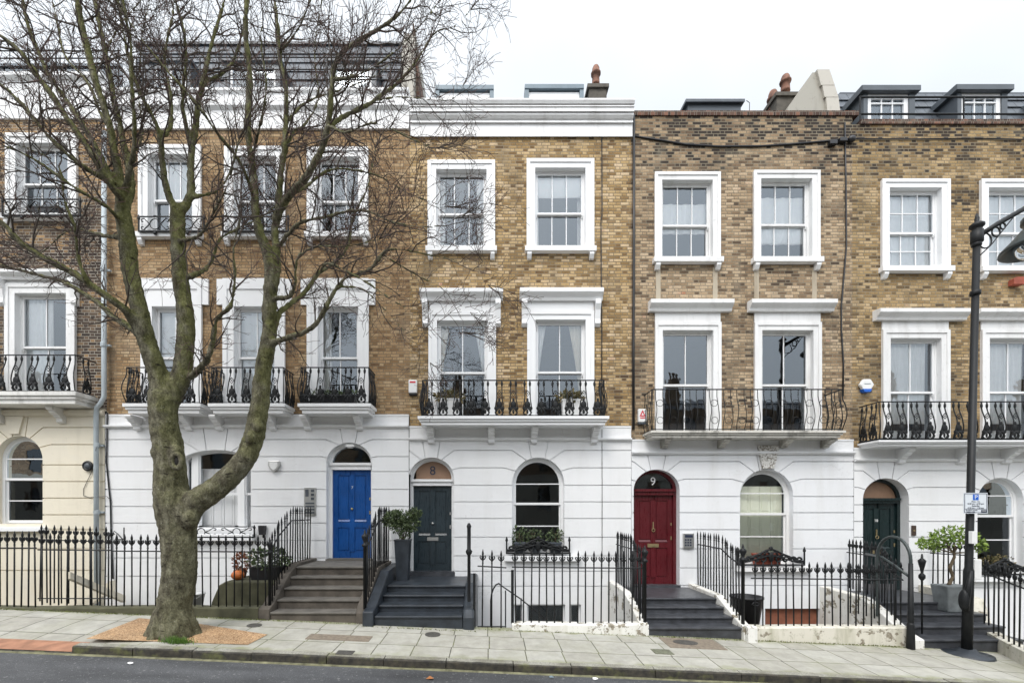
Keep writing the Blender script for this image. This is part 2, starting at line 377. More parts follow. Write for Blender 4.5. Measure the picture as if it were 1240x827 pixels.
SOOTY = plain("sooty_stone", (0.10, 0.09, 0.075), 0.9, 0.4, 6, 0.4)
BLUE = door_paint("blue_door_paint", (0.004, 0.064, 0.25))
NAVY = door_paint("charcoal_door_paint", (0.022, 0.034, 0.042))
RED = door_paint("red_door_paint", (0.085, 0.007, 0.011))
GREEN = door_paint("dark_green_door_paint", (0.008, 0.019, 0.020))
STEEL = plain("brushed_steel", (0.55, 0.55, 0.54), 0.35, 0.1, 10, 0.05, 0.8)
BRASS = plain("aged_brass", (0.45, 0.36, 0.2), 0.35, 0.2, 10, 0.05, 0.8)
STEPB = plain("black_painted_step", (0.026, 0.032, 0.040), 0.42, 0.5, 5, 0.35)
STEPG = plain("worn_brown_stone", (0.085, 0.072, 0.058), 0.8, 0.5, 4, 0.5)
STEPT = plain("worn_grey_stone_tread", (0.125, 0.115, 0.10), 0.75, 0.4, 4, 0.4)
TILE = plain("dark_slate_step", (0.05, 0.053, 0.06), 0.38, 0.5, 6, 0.25)
MOSS = plain("mossy_stone", (0.082, 0.08, 0.046), 0.9, 0.45, 3.5, 0.6)
PLAST = plain("white_plastic", (0.78, 0.78, 0.77), 0.4, 0.05)
BLKP = plain("black_plastic", (0.012, 0.012, 0.014), 0.45, 0.2)
PIPE = plain("pale_blue_painted_pipe", (0.40, 0.45, 0.475), 0.45, 0.15, 4)
CURT = plain("white_curtain_cloth", (0.88, 0.885, 0.87), 0.9, 0.04)
CURTC = plain("cream_curtain_cloth", (0.84, 0.79, 0.68), 0.9, 0.05)
SHUT = paint_mat("pale_green_shutter_paint", (0.74, 0.76, 0.62), amt=0.08)
LEAF = leaf_mat("shrub_leaf", (0.03, 0.05, 0.022), (0.14, 0.18, 0.085))
LEAFL = leaf_mat("bright_leaf", (0.09, 0.16, 0.025), (0.26, 0.36, 0.07))
LEAFD = leaf_mat("dull_leaf", (0.05, 0.055, 0.02), (0.22, 0.17, 0.08))
WOODY = plain("woody_stem", (0.10, 0.075, 0.045), 0.9, 0.3)
PUMP = plain("pumpkin_skin", (0.50, 0.14, 0.03), 0.5, 0.15)
LEADT = plain("lead_tub", (0.15, 0.165, 0.17), 0.55, 0.45, 5, 0.4)
REDB = plain("red_painted_brick", (0.30, 0.075, 0.045), 0.8, 0.4, 5)
RUST = plain("rusty_board", (0.22, 0.08, 0.045), 0.8, 0.4, 4)
REDINK = plain("red_ink", (0.6, 0.03, 0.05), 0.5, 0.02)
BLUEINK = plain("blue_ink", (0.01, 0.12, 0.55), 0.5, 0.02)
DARKINK = plain("dark_ink", (0.02, 0.03, 0.06), 0.5, 0.02)
COPPER = plain("copper_glass_backing", (0.27, 0.165, 0.105), 0.5, 0.15, 4)

def vermic_mat():
    t = NT("vermiculated_stone"); P, x, y, z = t.pos(); n_ = t.noise(P, 26, 3)
    c = t.ramp(n_, [(0.42, (0.22, 0.20, 0.17)), (0.50, (0.62, 0.61, 0.58))]); return t.done(c, 0.9, t.bump(n_, 0.9, 0.02))
def bark_mat():
    t = NT("bark"); P, x, y, z = t.pos()
    n1 = t.noise(t.scale(P, (1, 1, 0.45)), 10, 8, 0.7); n2 = t.noise(P, 2.2, 5); nf = t.noise(t.scale(P, (1, 1, 0.7)), 48, 4, 0.7)
    c = t.ramp(n1, [(0.30, (0.028, 0.025, 0.017)), (0.41, (0.082, 0.074, 0.050)), (0.54, (0.145, 0.135, 0.092)), (0.70, (0.25, 0.24, 0.175))])
    c = t.mix(0.85, c, t.ramp(nf, [(0.32, 0.40), (0.5, 0.98), (0.70, 1.5)]), 'MULTIPLY')
    g = t.n("ShaderNodeNewGeometry"); sp = t.n("ShaderNodeSeparateXYZ"); t.L(g.outputs["Normal"], sp.inputs[0])
    side = t.math('ADD', t.math('MULTIPLY', sp.outputs[0], 0.25), t.math('MULTIPLY', sp.outputs[2], 0.22))
    al = t.ramp(t.math('ADD', n2, side), [(0.45, 0.0), (0.68, 1.0)])
    hz = t.n("ShaderNodeMapRange"); t.L(z, hz.inputs[0]); hz.inputs[1].default_value = 1.5; hz.inputs[2].default_value = 5.0
    amt = t.math('MULTIPLY', al, t.math('ADD', 0.18, t.math('MULTIPLY', hz.outputs[0], 0.5)))
    c = t.mix(amt, c, t.mix(0.7, t.ramp(n1, [(0.3, (0.055, 0.06, 0.014)), (0.7, (0.19, 0.195, 0.05))]), t.ramp(nf, [(0.32, 0.45), (0.7, 1.4)]), 'MULTIPLY'))
    # old scars, mostly lying across the stem, and pale lichen flecks
    sc = t.ramp(t.noise(t.scale(P, (1.0, 1.0, 3.2)), 5.5, 5, 0.65), [(0.645, 0.0), (0.675, 1.0)])
    c = t.mix(t.math('MULTIPLY', sc, 0.85), c, (0.018, 0.014, 0.010))
    wsp = t.ramp(t.noise(P, 40, 3), [(0.67, 0.0), (0.71, 1.0)])
    c = t.mix(t.math('MULTIPLY', wsp, 0.55), c, (0.36, 0.37, 0.30))
    h = t.math('SUBTRACT', t.math('ADD', n1, t.math('MULTIPLY', nf, 0.45)), t.math('MULTIPLY', sc, 0.25))
    return t.done(c, 0.9, t.bump(h, 1.0, 0.035), spec=0.2)
BARK = bark_mat()
TWIG = plain("twig_bark", (0.062, 0.048, 0.038), 0.9, 0.4, 3, 0.2)
TWIGR = plain("red_twig_bark", (0.088, 0.050, 0.042), 0.9, 0.4, 3, 0.2)

def paving_mat():
    t = NT("york_stone_paving"); P, x, y, z = t.pos()
    d = t.math('SUBTRACT', t.noise(P, 0.9, 2), 0.5)
    v = t.math('ADD', t.math('DIVIDE', t.math('SUBTRACT', y, 6.34), 0.60), t.math('MULTIPLY', d, 0.04))
    row = t.math('FLOOR', v); fv = t.math('FRACT', v)
    wn_ = t.n("ShaderNodeTexWhiteNoise", noise_dimensions='1D'); t.L(row, wn_.inputs["W"])
    u = t.math('ADD', t.math('DIVIDE', x, 0.57), t.math('MULTIPLY', wn_.outputs[0], 0.07)); ui = t.math('FLOOR', u); fu = t.math('FRACT', u)
    eu = t.math('MULTIPLY', t.math('MINIMUM', fu, t.math('SUBTRACT', 1.0, fu)), 0.57); ev = t.math('MULTIPLY', t.math('MINIMUM', fv, t.math('SUBTRACT', 1.0, fv)), 0.60)
    e = t.math('ADD', t.math('MINIMUM', eu, ev), t.math('MULTIPLY', t.math('SUBTRACT', t.noise(P, 30, 2), 0.5), 0.005))
    m = t.ramp(e, [(0.0, 0.0), (0.004, 0.0), (0.010, 1.0)])
    w2 = t.n("ShaderNodeTexWhiteNoise", noise_dimensions='2D'); t.L(t.comb(ui, row), w2.inputs["Vector"])
    c = t.ramp(w2.outputs["Value"], [(0.0, (0.355, 0.343, 0.298)), (0.5, (0.385, 0.374, 0.328)), (1.0, (0.412, 0.402, 0.358))])
    sp = t.ramp(t.noise(P, 4.5, 7, 0.7), [(0.3, 0.78), (0.7, 1.14)]); c = t.mix(1.0, c, sp, 'MULTIPLY')
    st = t.ramp(t.noise(P, 1.2, 5), [(0.5, 0.0), (0.75, 1.0)]); c = t.mix(t.math('MULTIPLY', st, 0.4), c, (0.22, 0.22, 0.13))
    spots = t.ramp(t.noise(P, 17, 3), [(0.70, 0.0), (0.73, 1.0)]); c = t.mix(t.math('MULTIPLY', spots, 0.35), c, (0.16, 0.155, 0.13))
    # moss creeping along kerb and plinth (a growth with its own shape)
    dk = t.math('MINIMUM', t.math('ABSOLUTE', t.math('SUBTRACT', y, 6.42)), t.math('ABSOLUTE', t.math('SUBTRACT', y, 8.0)))
    ms = t.ramp(t.math('ADD', t.math('MULTIPLY', dk, 2.0), t.noise(P, 3.5, 5)), [(0.55, 1.0), (0.85, 0.0)])
    c = t.mix(t.math('MULTIPLY', ms, 0.5), c, (0.17, 0.19, 0.045))
    jc = t.ramp(t.noise(P, 6, 3), [(0.4, (0.06, 0.055, 0.045)), (0.6, (0.13, 0.14, 0.06))])
    c = t.mix(m, jc, c)
    return t.done(c, 0.8, t.bump(t.math('ADD', m, t.math('MULTIPLY', t.noise(P, 40, 4), 0.4)), 0.4, 0.006), spec=0.3)
PAVE = paving_mat()
def asphalt_mat():
    t = NT("asphalt"); P, x, y, z = t.pos()
    c = t.ramp(t.noise(P, 110, 3), [(0.3, (0.034, 0.035, 0.038)), (0.6, (0.066, 0.068, 0.072)), (0.75, (0.21, 0.21, 0.21))])
    c = t.mix(1.0, c, t.ramp(t.noise(t.scale(P, (0.4, 1.2, 1)), 1.6, 5), [(0.3, 0.6), (0.7, 1.7)]), 'MULTIPLY')
    fl = t.ramp(t.noise(P, 22, 5, 0.7), [(0.60, 0.0), (0.66, 1.0)]); c = t.mix(t.math('MULTIPLY', fl, 0.55), c, (0.36, 0.36, 0.35))
    return t.done(c, 0.75, t.bump(t.noise(P, 160, 2), 0.5, 0.006))
ASPH = asphalt_mat()
def kerb_mat():
    t = NT("granite_kerb"); P, x, y, z = t.pos()
    c = t.ramp(t.noise(P, 55, 4), [(0.3, (0.19, 0.185, 0.155)), (0.55, (0.31, 0.30, 0.255)), (0.75, (0.42, 0.41, 0.36))])
    st = t.ramp(t.noise(P, 2.4, 6), [(0.40, 0.0), (0.62, 1.0)]); c = t.mix(t.math('MULTIPLY', st, 0.6), c, (0.10, 0.09, 0.06))
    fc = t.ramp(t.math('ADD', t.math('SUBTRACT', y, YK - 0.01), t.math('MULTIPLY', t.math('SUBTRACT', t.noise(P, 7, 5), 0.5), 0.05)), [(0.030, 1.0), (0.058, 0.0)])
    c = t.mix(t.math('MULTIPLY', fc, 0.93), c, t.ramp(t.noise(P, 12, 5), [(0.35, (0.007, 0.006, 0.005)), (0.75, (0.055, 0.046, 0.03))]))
    ms = t.ramp(t.noise(P, 5, 5), [(0.55, 0.0), (0.7, 1.0)]); c = t.mix(t.math('MULTIPLY', ms, 0.5), c, (0.16, 0.17, 0.05))
    return t.done(c, 0.8, t.bump(t.noise(P, 30, 5), 0.5, 0.01))
KERB = kerb_mat()
def gravel_mat():
    t = NT("resin_bound_gravel"); P, x, y, z = t.pos()
    vo = t.n("ShaderNodeTexVoronoi"); t.L(P, vo.inputs["Vector"]); vo.inputs["Scale"].default_value = 75
    sp = t.n("ShaderNodeSeparateColor"); t.L(vo.outputs["Color"], sp.inputs[0])
    c = t.ramp(sp.outputs[0], [(0.0, (0.18, 0.095, 0.045)), (0.5, (0.41, 0.25, 0.125)), (1.0, (0.58, 0.41, 0.25))])
    c = t.mix(1.0, c, t.ramp(t.noise(P, 2.0, 4), [(0.3, 0.75), (0.7, 1.15)]), 'MULTIPLY')
    return t.done(c, 0.75, t.bump(vo.outputs["Distance"], 0.6, 0.006))
GRAV = gravel_mat()
TACT = plain("worn_red_paver", (0.33, 0.165, 0.10), 0.8, 0.35, 6, 0.5)
DIRT = plain("dark_ground", (0.10, 0.095, 0.085), 0.9, 0.3, 1.0)
AREA = plain("basement_paving", (0.30, 0.29, 0.27), 0.85, 0.3, 3)

# ------------------------------------------------------------------ the street
g = MB(); g.add([(-500, -500, -3.2), (500, -500, -3.2), (500, 500, -3.2), (-500, 500, -3.2)], [(0, 1, 2, 3)]); struct(g, "ground", DIRT)
XL, XR = -60.0, 60.0
def zr(x, Y): return zp(x, YK) - 0.125 + 0.025 * (YK - Y) if Y > 3 else zp(x, YK) - 0.125 + 0.025 * (YK - 3) - 0.025 * (3 - Y)
def sheet(y0, y1, fz_, nx=40, ny=6, x0=XL, x1=XR):
    mb = MB(); vs = []
    for j in range(ny+1):
        for i in range(nx+1):
            x = x0+(x1-x0)*i/nx; y = y0+(y1-y0)*j/ny; vs.append((x, y, fz_(x, y)))
    fs = [(j*(nx+1)+i, j*(nx+1)+i+1, (j+1)*(nx+1)+i+1, (j+1)*(nx+1)+i) for j in range(ny) for i in range(nx)]
    return mb.add(vs, fs)
struct(sheet(-2.0, YK + 0.04, zr), "road", ASPH)
XD = -5.95                                            # the dropped kerb lies left of this
def zpave(x, Y):
    z = zp(x, Y)
    if x < XD + 0.9:
        t = min(1.0, (XD + 0.9 - x) / 0.9); d = max(0.0, (YK + 1.0 - Y) / 1.0); z -= 0.105 * t * d
    return z
struct(sheet(YK + 0.14, YR + 0.05, zpave, 240, 10), "pavement", PAVE)
k = MB(); x = XL; rk = random.Random(3)
while x < XR:
    L_ = rk.uniform(0.75, 1.25); x1 = x + L_ - 0.012; dz = rk.uniform(-0.006, 0.006); dy = rk.uniform(-0.008, 0.008)
    if x < XD <= x1: x1 = XD
    y0, y1 = YK + dy, YK + 0.138
    if x1 <= XD:
        za, zb = zr(x, YK) + 0.022, zr(x1, YK) + 0.022; zc, zd_ = zpave(x, y1), zpave(x1, y1)
    else: za, zb = zpave(max(x, XD+0.9), y0)+dz-0.042*(x-max(x, XD+0.9)), zp(x1, y0)+dz; zc, zd_ = za+0.012, zb+0.012
    vs = [(x, y0, za-.4), (x1, y0, zb-.4), (x1, y1, zd_-.4), (x, y1, zc-.4), (x, y0, za-.015), (x1, y0, zb-.015), (x1, y0+.015, zb), (x, y0+.015, za), (x1, y1, zd_), (x, y1, zc)]
    k.add(vs, [(0, 1, 5, 4), (4, 5, 6, 7), (7, 6, 8, 9), (0, 4, 7, 9, 3), (1, 2, 8, 6, 5), (3, 9, 8, 2)])
    x = x1 + 0.012
struct(k, "kerb", KERB)
m = sheet(YK - 0.07, YK + 0.0, lambda x, Y: zr(x, Y) + 0.003 + 0.006 * noise.noise(Vector((x * 2.2, 3.1, 0))) + (0.014 if Y > YK - 0.02 else 0) - (0.008 if Y < YK - .05 else 0), 400, 4, -14, 14)
o = m.build("gutter_moss", plain("gutter_moss_tint", (0.15, 0.145, 0.085), 0.9, 0.6, 9, 0.5)); o['kind'] = 'stuff'
o.data.materials[0].name = "gutter_silt"
struct(sheet(YK + 0.02, YK + 0.33, lambda x, Y: zpave(x, Y) + 0.012, 20, 3, -9.5, XD - 0.02), "tactile_paving", TACT)
tp = [(wx(104, 6.62), 6.62), (wx(170, 7.75), 7.72), (wx(240, 7.55), 7.55), (wx(326, 7.2), 7.15), (wx(300, 6.66), 6.66)]
mb = MB(); mb.add([(x, y, zp(x, y) + 0.008) for x, y in tp][::-1], [tuple(range(5))])
if mb.mesh("t").polygons[0].normal.z < 0: mb.f = [tuple(reversed(f)) for f in mb.f]
struct(mb, "tree_pit", GRAV)
# basement areas
mb = MB(); mb.box(-30, 30, YR + 0.02, YF + 0.3, -2.3, -2.2); struct(mb, "basement_area_floor", AREA)
mb = MB(); mb.box(-30, 30, YR + 0.05, YR + 0.18, -2.2, -0.45)
struct(mb, "retaining_wall", paint_mat("area_wall_paint", (0.6, 0.6, 0.58), amt=0.4))
# opposite side of the street (reflected in the windows)
struct(sheet(-6.0, -2.0, lambda x, Y: zp(x, YK) - 0.0, 20, 2), "opposite_pavement", PAVE)
mb = MB(); mb.box(-100, 100, -6.2, -6.0, -5, 0.9); tag(mb.build("garden_wall", RENDER), "long low rendered garden wall across the street from the houses", "wall")
opp = thing("terraced_house", "long dark brick terrace on the far side of the street behind the viewer", "house", (0, -16, 0))
hs = [rect(-98 + i*3.0, -96.8 + i*3.0, z, z+1.9) for i in range(66) for z in (2.2, 5.4, 8.0)]
wm = wall_mb(rect(-100, 100, -5, 10.6), hs, [], 16.0, 0.15); wm.v = [(v[0], -v[1], v[2]) for v in wm.v]; wm.f = [tuple(reversed(f)) for f in wm.f]
wm.build("brick_wall", BRK_O, opp)
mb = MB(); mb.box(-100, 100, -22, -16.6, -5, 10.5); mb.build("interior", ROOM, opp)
mb = MB()
for h in hs: mb.box(h[0][0], h[1][0], -16.14, -16.12, h[0][1], h[2][1])
mb.build("pane", GLASSL, opp)
mb = MB()
for i in range(67): mb.box(-100 + i*3.0, -98.02 + i*3.0 + .03, -15.99, -15.92, -5, 4.6)
mb.box(-100, 100, -15.99, -15.90, 4.61, 5.2); mb.box(-100, 100, -15.99, -15.93, -5, 2.15)
mb.build("stucco_wall", RENDER, opp)
mb = MB(); mb.prismx([(-16, 10.61), (-19, 12.0), (-22, 10.61)], -100, 100)
mb.build("roof", SLATE, opp)
for i in range(33):
    mb = MB(); mb.box(-99+i*6, -98.1+i*6, -17.4, -16.6, 10.7, 13.2)
    for q in range(3): mb.lathe([(.12, 0), (.10, .5), (.13, .52), (.12, .6)], (-98.8+i*6+q*.3, -17, 13.2), 8)
    mb.build("chimney", BRK_O, opp)

# ------------------------------------------------------------------ house parts
def add_text(name, s, size, loc, mat, parent=None, depth=0.003, align='CENTER', sx=1.0):
    c = bpy.data.curves.new("lettering", 'FONT'); c.body = s; c.size = size; c.align_x = align; c.align_y = 'CENTER'; c.extrude = depth; c.resolution_u = 3
    o = bpy.data.objects.new("lettering", c); COL.objects.link(o)
    dg = bpy.context.evaluated_depsgraph_get(); me = bpy.data.meshes.new_from_object(o.evaluated_get(dg))
    COL.objects.unlink(o); bpy.data.objects.remove(o); bpy.data.curves.remove(c)
    off = ORG[parent.name] if parent is not None else Vector((0, 0, 0))
    for v in me.vertices:
        x, y, z = v.co; v.co = (x*sx+loc[0]-off[0], loc[1]-z-off[1], y+loc[2]-off[2])
    me.materials.clear(); me.name = name
    return link(name, me, mat, parent)
def curtain(label, x0, x1, z0, z1, Y, mat, shape=None, waves=None, group="curtains and blinds in the windows", name="curtain", amp=0.018):
    # shape(t) -> (left, right) fraction of the width at height t (0 at the bottom, 1 at the top)
    nx, nz = 40, 18; vs = []; w = waves or max(4, (x1-x0)/0.085)
    for j in range(nz+1):
        t = j/nz; a, b = shape(t) if shape else (0, 1)
        for i in range(nx+1):
            u = a+(b-a)*i/nx; ph = 2*pi*w*i/nx
            vs.append((x0+(x1-x0)*u + 0.004*sin(ph*0.5+t*3), Y+amp*sin(ph+0.4*sin(t*4))+0.006*sin(ph*2.3), z0+(z1-z0)*t))
    mb = MB(); mb.add(vs, [(j*(nx+1)+i, j*(nx+1)+i+1, (j+1)*(nx+1)+i+1, (j+1)*(nx+1)+i) for j in range(nz) for i in range(nx)])
    o = mb.build(name, mat, None, True); s_ = o.modifiers.new("thickness", 'SOLIDIFY'); s_.thickness = 0.004
    return tag(o, label, "blind" if name == "roller_blind" else "curtain", group)
def corbel(mb, x, w, y_wall, out, z_top, h):     # scrolled bracket
    o = out
    p = [(y_wall, z_top), (y_wall-o, z_top), (y_wall-o-.01, z_top-h*.12), (y_wall-o*.96, z_top-h*.25), (y_wall-o*.80, z_top-h*.30), (y_wall-o*.80, z_top-h*.38), (y_wall-o*.62, z_top-h*.50),
         (y_wall-o*.50, z_top-h*.52), (y_wall-o*.50, z_top-h*.60), (y_wall-o*.30, z_top-h*.74), (y_wall-o*.28, z_top-h*.92), (y_wall-o*.14, z_top-h), (y_wall, z_top-h)]
    mb.prismx(p, x-w/2, x+w/2)
def sashes(win, x0, x1, z0, z1, Y, cols, ru, rl, mid=0.5, glass=None, m=None, stile=0.045, horns=True):
    m = m or TRIM; glass = glass or GLASS; zm = z0+(z1-z0)*mid; bw = 0.02
    for nm, za, zb, y0, rows in (("upper_sash", zm, z1, Y, ru), ("lower_sash", z0, zm+0.035, Y+0.042, rl)):
        mb = MB(); y1 = y0+0.038; b = stile if nm == "upper_sash" else 0.07
        bt = 0.045 if nm == "upper_sash" else b
        mb.box(x0, x0+stile, y0, y1, za, zb); mb.box(x1-stile, x1, y0, y1, za, zb)
        mb.box(x0+stile, x1-stile, y0, y1, za, za+bt); mb.box(x0+stile, x1-stile, y0, y1, zb-0.045, zb)
        gx0, gx1, gz0, gz1 = x0+stile, x1-stile, za+bt, zb-0.045
        for i in range(1, cols): xx = gx0+(gx1-gx0)*i/cols; mb.box(xx-bw/2, xx+bw/2, y0+.004, y1-.004, gz0, gz1)
        for r in range(1, rows):
            zz = gz0+(gz1-gz0)*r/rows
            for i in range(cols):
                xa = gx0+(gx1-gx0)*i/cols+(bw/2 if i else 0); xb = gx0+(gx1-gx0)*(i+1)/cols-(bw/2 if i < cols-1 else 0)
                mb.box(xa, xb, y0+.006, y1-.006, zz-bw/2, zz+bw/2)
        if nm == "upper_sash" and horns:
            for xx in (x0+0.004, x1-0.034): mb.prismx([(y0-.004, za), (y0+.03, za), (y0+.03, za-.07), (y0+.012, za-.075), (y0-.004, za-.03)], xx, xx+0.03)
        s_ = mb.build(nm, m, win)
        p = MB(); yy = y0+0.02; p.add([(gx0, yy, gz0), (gx1, yy, gz0), (gx1, yy, gz1), (gx0, yy, gz1)], [(0, 1, 2, 3)]); p.build("pane", glass, win)
HOLES = {}
def sash_window(house, X0, X1, T, B, sw=10.0, cols=3, ru=1, rl=1, mid=0.5, sill=True, hood=None, key=None, mat=None, glass=None, eared=None, rev=0.085, proud=0.045, brk=True, headw=None, m2=None):
    """rectangular sash window with its architrave; X0 X1 T B: outer edge of the architrave as measured on the facade"""
    mat = mat or TRIM
    x0, x1, z1, z0 = fx(X0), fx(X1), fz(T), fz(B); w = sw/S; hw = (headw or sw)/S; yf = YF-proud; yb = YF+rev
    if not sill: w0 = z0
    mb = MB()
    mb.box(x0, x0+w, yf, yb, z0, z1); mb.box(x1-w, x1, yf, yb, z0, z1); mb.box(x0+w, x1-w, yf, yb, z1-hw, z1)
    q = w*0.38                                          # raised outer fillet of the architrave
    mb.box(x0-.006, x0+q, yf-.022, yf-.001, z0, z1+.006); mb.box(x1-q, x1+.006, yf-.022, yf-.001, z0, z1+.006); mb.box(x0+q+.002, x1-q-.002, yf-.022, yf-.001, z1-hw*.38, z1+.006)
    if eared: mb.box(x0-eared/S, x0-.008, yf, YF-.002, z1-31/S, z1); mb.box(x1+.008, x1+eared/S, yf, YF-.002, z1-31/S, z1)
    win = mb.build("window", mat, house)
    HOLES[key or house.name].append(rect(x0+w*.5, x1-w*.5, z0+.01, z1-hw*.5))
    ox0, ox1, oz1 = x0+w, x1-w, z1-hw
    fr = 0.028
    f = MB(); f.box(ox0, ox0+fr, yb-.002, yb+.11, z0, oz1); f.box(ox1-fr, ox1, yb-.002, yb+.11, z0, oz1); f.box(ox0+fr, ox1-fr, yb-.002, yb+.11, oz1-fr, oz1)
    f.build("window_frame", m2 or mat, win)
    sashes(win, ox0+fr, ox1-fr, z0+.03, oz1-fr, yb+.012, cols, ru, rl, mid, glass, m2 or mat)
    if sill:
        s_ = MB(); sz = z0; s_.box(x0-.045, x1+.045, yf-.085, yb+.11, sz-.12, sz-.002)
        s_.build("sill", mat, win, bevel=.008)
        if brk:
            for xx in (x0+.055, x1-.055):
                b = MB(); b.prismx([(YF, sz-.122), (YF-.11, sz-.122), (YF-.11, sz-.18), (YF-.06, sz-.26), (YF, sz-.27)], xx-.05, xx+.05); b.build("sill_bracket", mat, win)
    if hood:
        hx0, hx1, ht, hb = fx(hood[0]), fx(hood[1]), fz(hood[2]), fz(hood[3])
        h = MB(); d = ht-hb
        h.prismx([(YF, hb), (YF-.10, hb), (YF-.12, hb+d*.25), (YF-.19, hb+d*.5), (YF-.21, hb+d*.6), (YF-.21, ht-.012), (YF, ht+.01)], hx0, hx1)
        h.build("hood_cornice", mat, win)
        if hood[4]:                                    # scrolled consoles and frieze below the hood
            for xx in (hx0+.11, hx1-.11):
                b = MB(); b.prismx([(YF, hb), (YF-.17, hb), (YF-.18, hb-.10), (YF-.12, hb-.22), (YF-.09, hb-.42), (YF-.11, hb-.52), (YF-.05, hb-.58), (YF, hb-.58)], xx-.06, xx+.06); b.build("console_bracket", mat, win)
        fz_ = MB(); fz_.box(x0, x1, YF-.03, YF-.001, z1+.012, hb-.002); fz_.build("frieze", mat, win)
    return win
def arched(house, key, X0, X1, T, SP, B, Y, rev=0.16):
    x0, x1, zt, zs, z0 = fx(X0), fx(X1), fz(T), fz(SP), fz(B)
    HOLES[key].append(arch_line(x0, x1, z0, zs, zt))
    return x0, x1, zt, zs, z0
def arched_window(house, key, X0, X1, T, SP, B, bars, meet, cols=1, mat=None, glass=None, sill=None, vbar=False):
    mat = mat or TRIM; x0, x1, zt, zs, z0 = arched(house, key, X0, X1, T, SP, B, YF)
    ya = YF+.10; fr = 0.06
    f = MB(); f.ring(arch_line(x0, x1, z0, zs, zt), arch_line(x0+fr, x1-fr, z0, zs, zt-fr), ya, ya+.10)
    win = f.build("window", mat, house)
    ix0, ix1, izt = x0+fr, x1-fr, zt-fr; zm = fz(meet)
    def half(z):
        if z <= zs: return (ix1-ix0)/2
        return (ix1-ix0)/2*sqrt(max(0, 1-((z-zs)/(izt-zs))**2))
    c = (ix0+ix1)/2; st = 0.035
    up = MB(); up.ring(arch_line(ix0, ix1, zm, zs, izt), arch_line(ix0+st, ix1-st, zm, zs, izt-st), ya+.012, ya+.045); up.box(ix0+st, ix1-st, ya+.012, ya+.045, zm, zm+.05)
    lo = MB(); lo.box(ix0, ix0+st, ya+.05, ya+.085, z0+.01, zm+.03); lo.box(ix1-st, ix1, ya+.05, ya+.085, z0+.01, zm+.03); lo.box(ix0+st, ix1-st, ya+.05, ya+.085, z0+.01, z0+.08); lo.box(ix0+st, ix1-st, ya+.05, ya+.085, zm-.01, zm+.03)
    for b in bars:
        z = fz(b); hw = half(z)-st
        (up if z > zm else lo).box(c-hw, c+hw, (ya+.016 if z > zm else ya+.054), (ya+.04 if z > zm else ya+.08), z-.012, z+.012)
    if vbar: up.box(c-.012, c+.012, ya+.018, ya+.042, zm+.05, izt-st)
    up.build("upper_sash", mat, win); lo.build("lower_sash", mat, win)
    p = MB(); al = arch_line(ix0+st, ix1-st, zm+.02, zs, izt-st); p.add([(a, ya+.028, b) for a, b in al], [tuple(range(len(al)))]); p.build("pane", glass or GLASSL, win)
    p = MB(); p.add([(ix0+st, ya+.067, z0+.05), (ix1-st, ya+.067, z0+.05), (ix1-st, ya+.067, zm), (ix0+st, ya+.067, zm)], [(0, 1, 2, 3)]); p.build("pane", glass or GLASSL, win)
    if sill:
        s_ = MB(); s_.box(fx(sill[0]), fx(sill[1]), YF-.17, YF+.21, fz(sill[3]), fz(sill[2])); s_.build("sill", mat, win, bevel=.01)
    return win
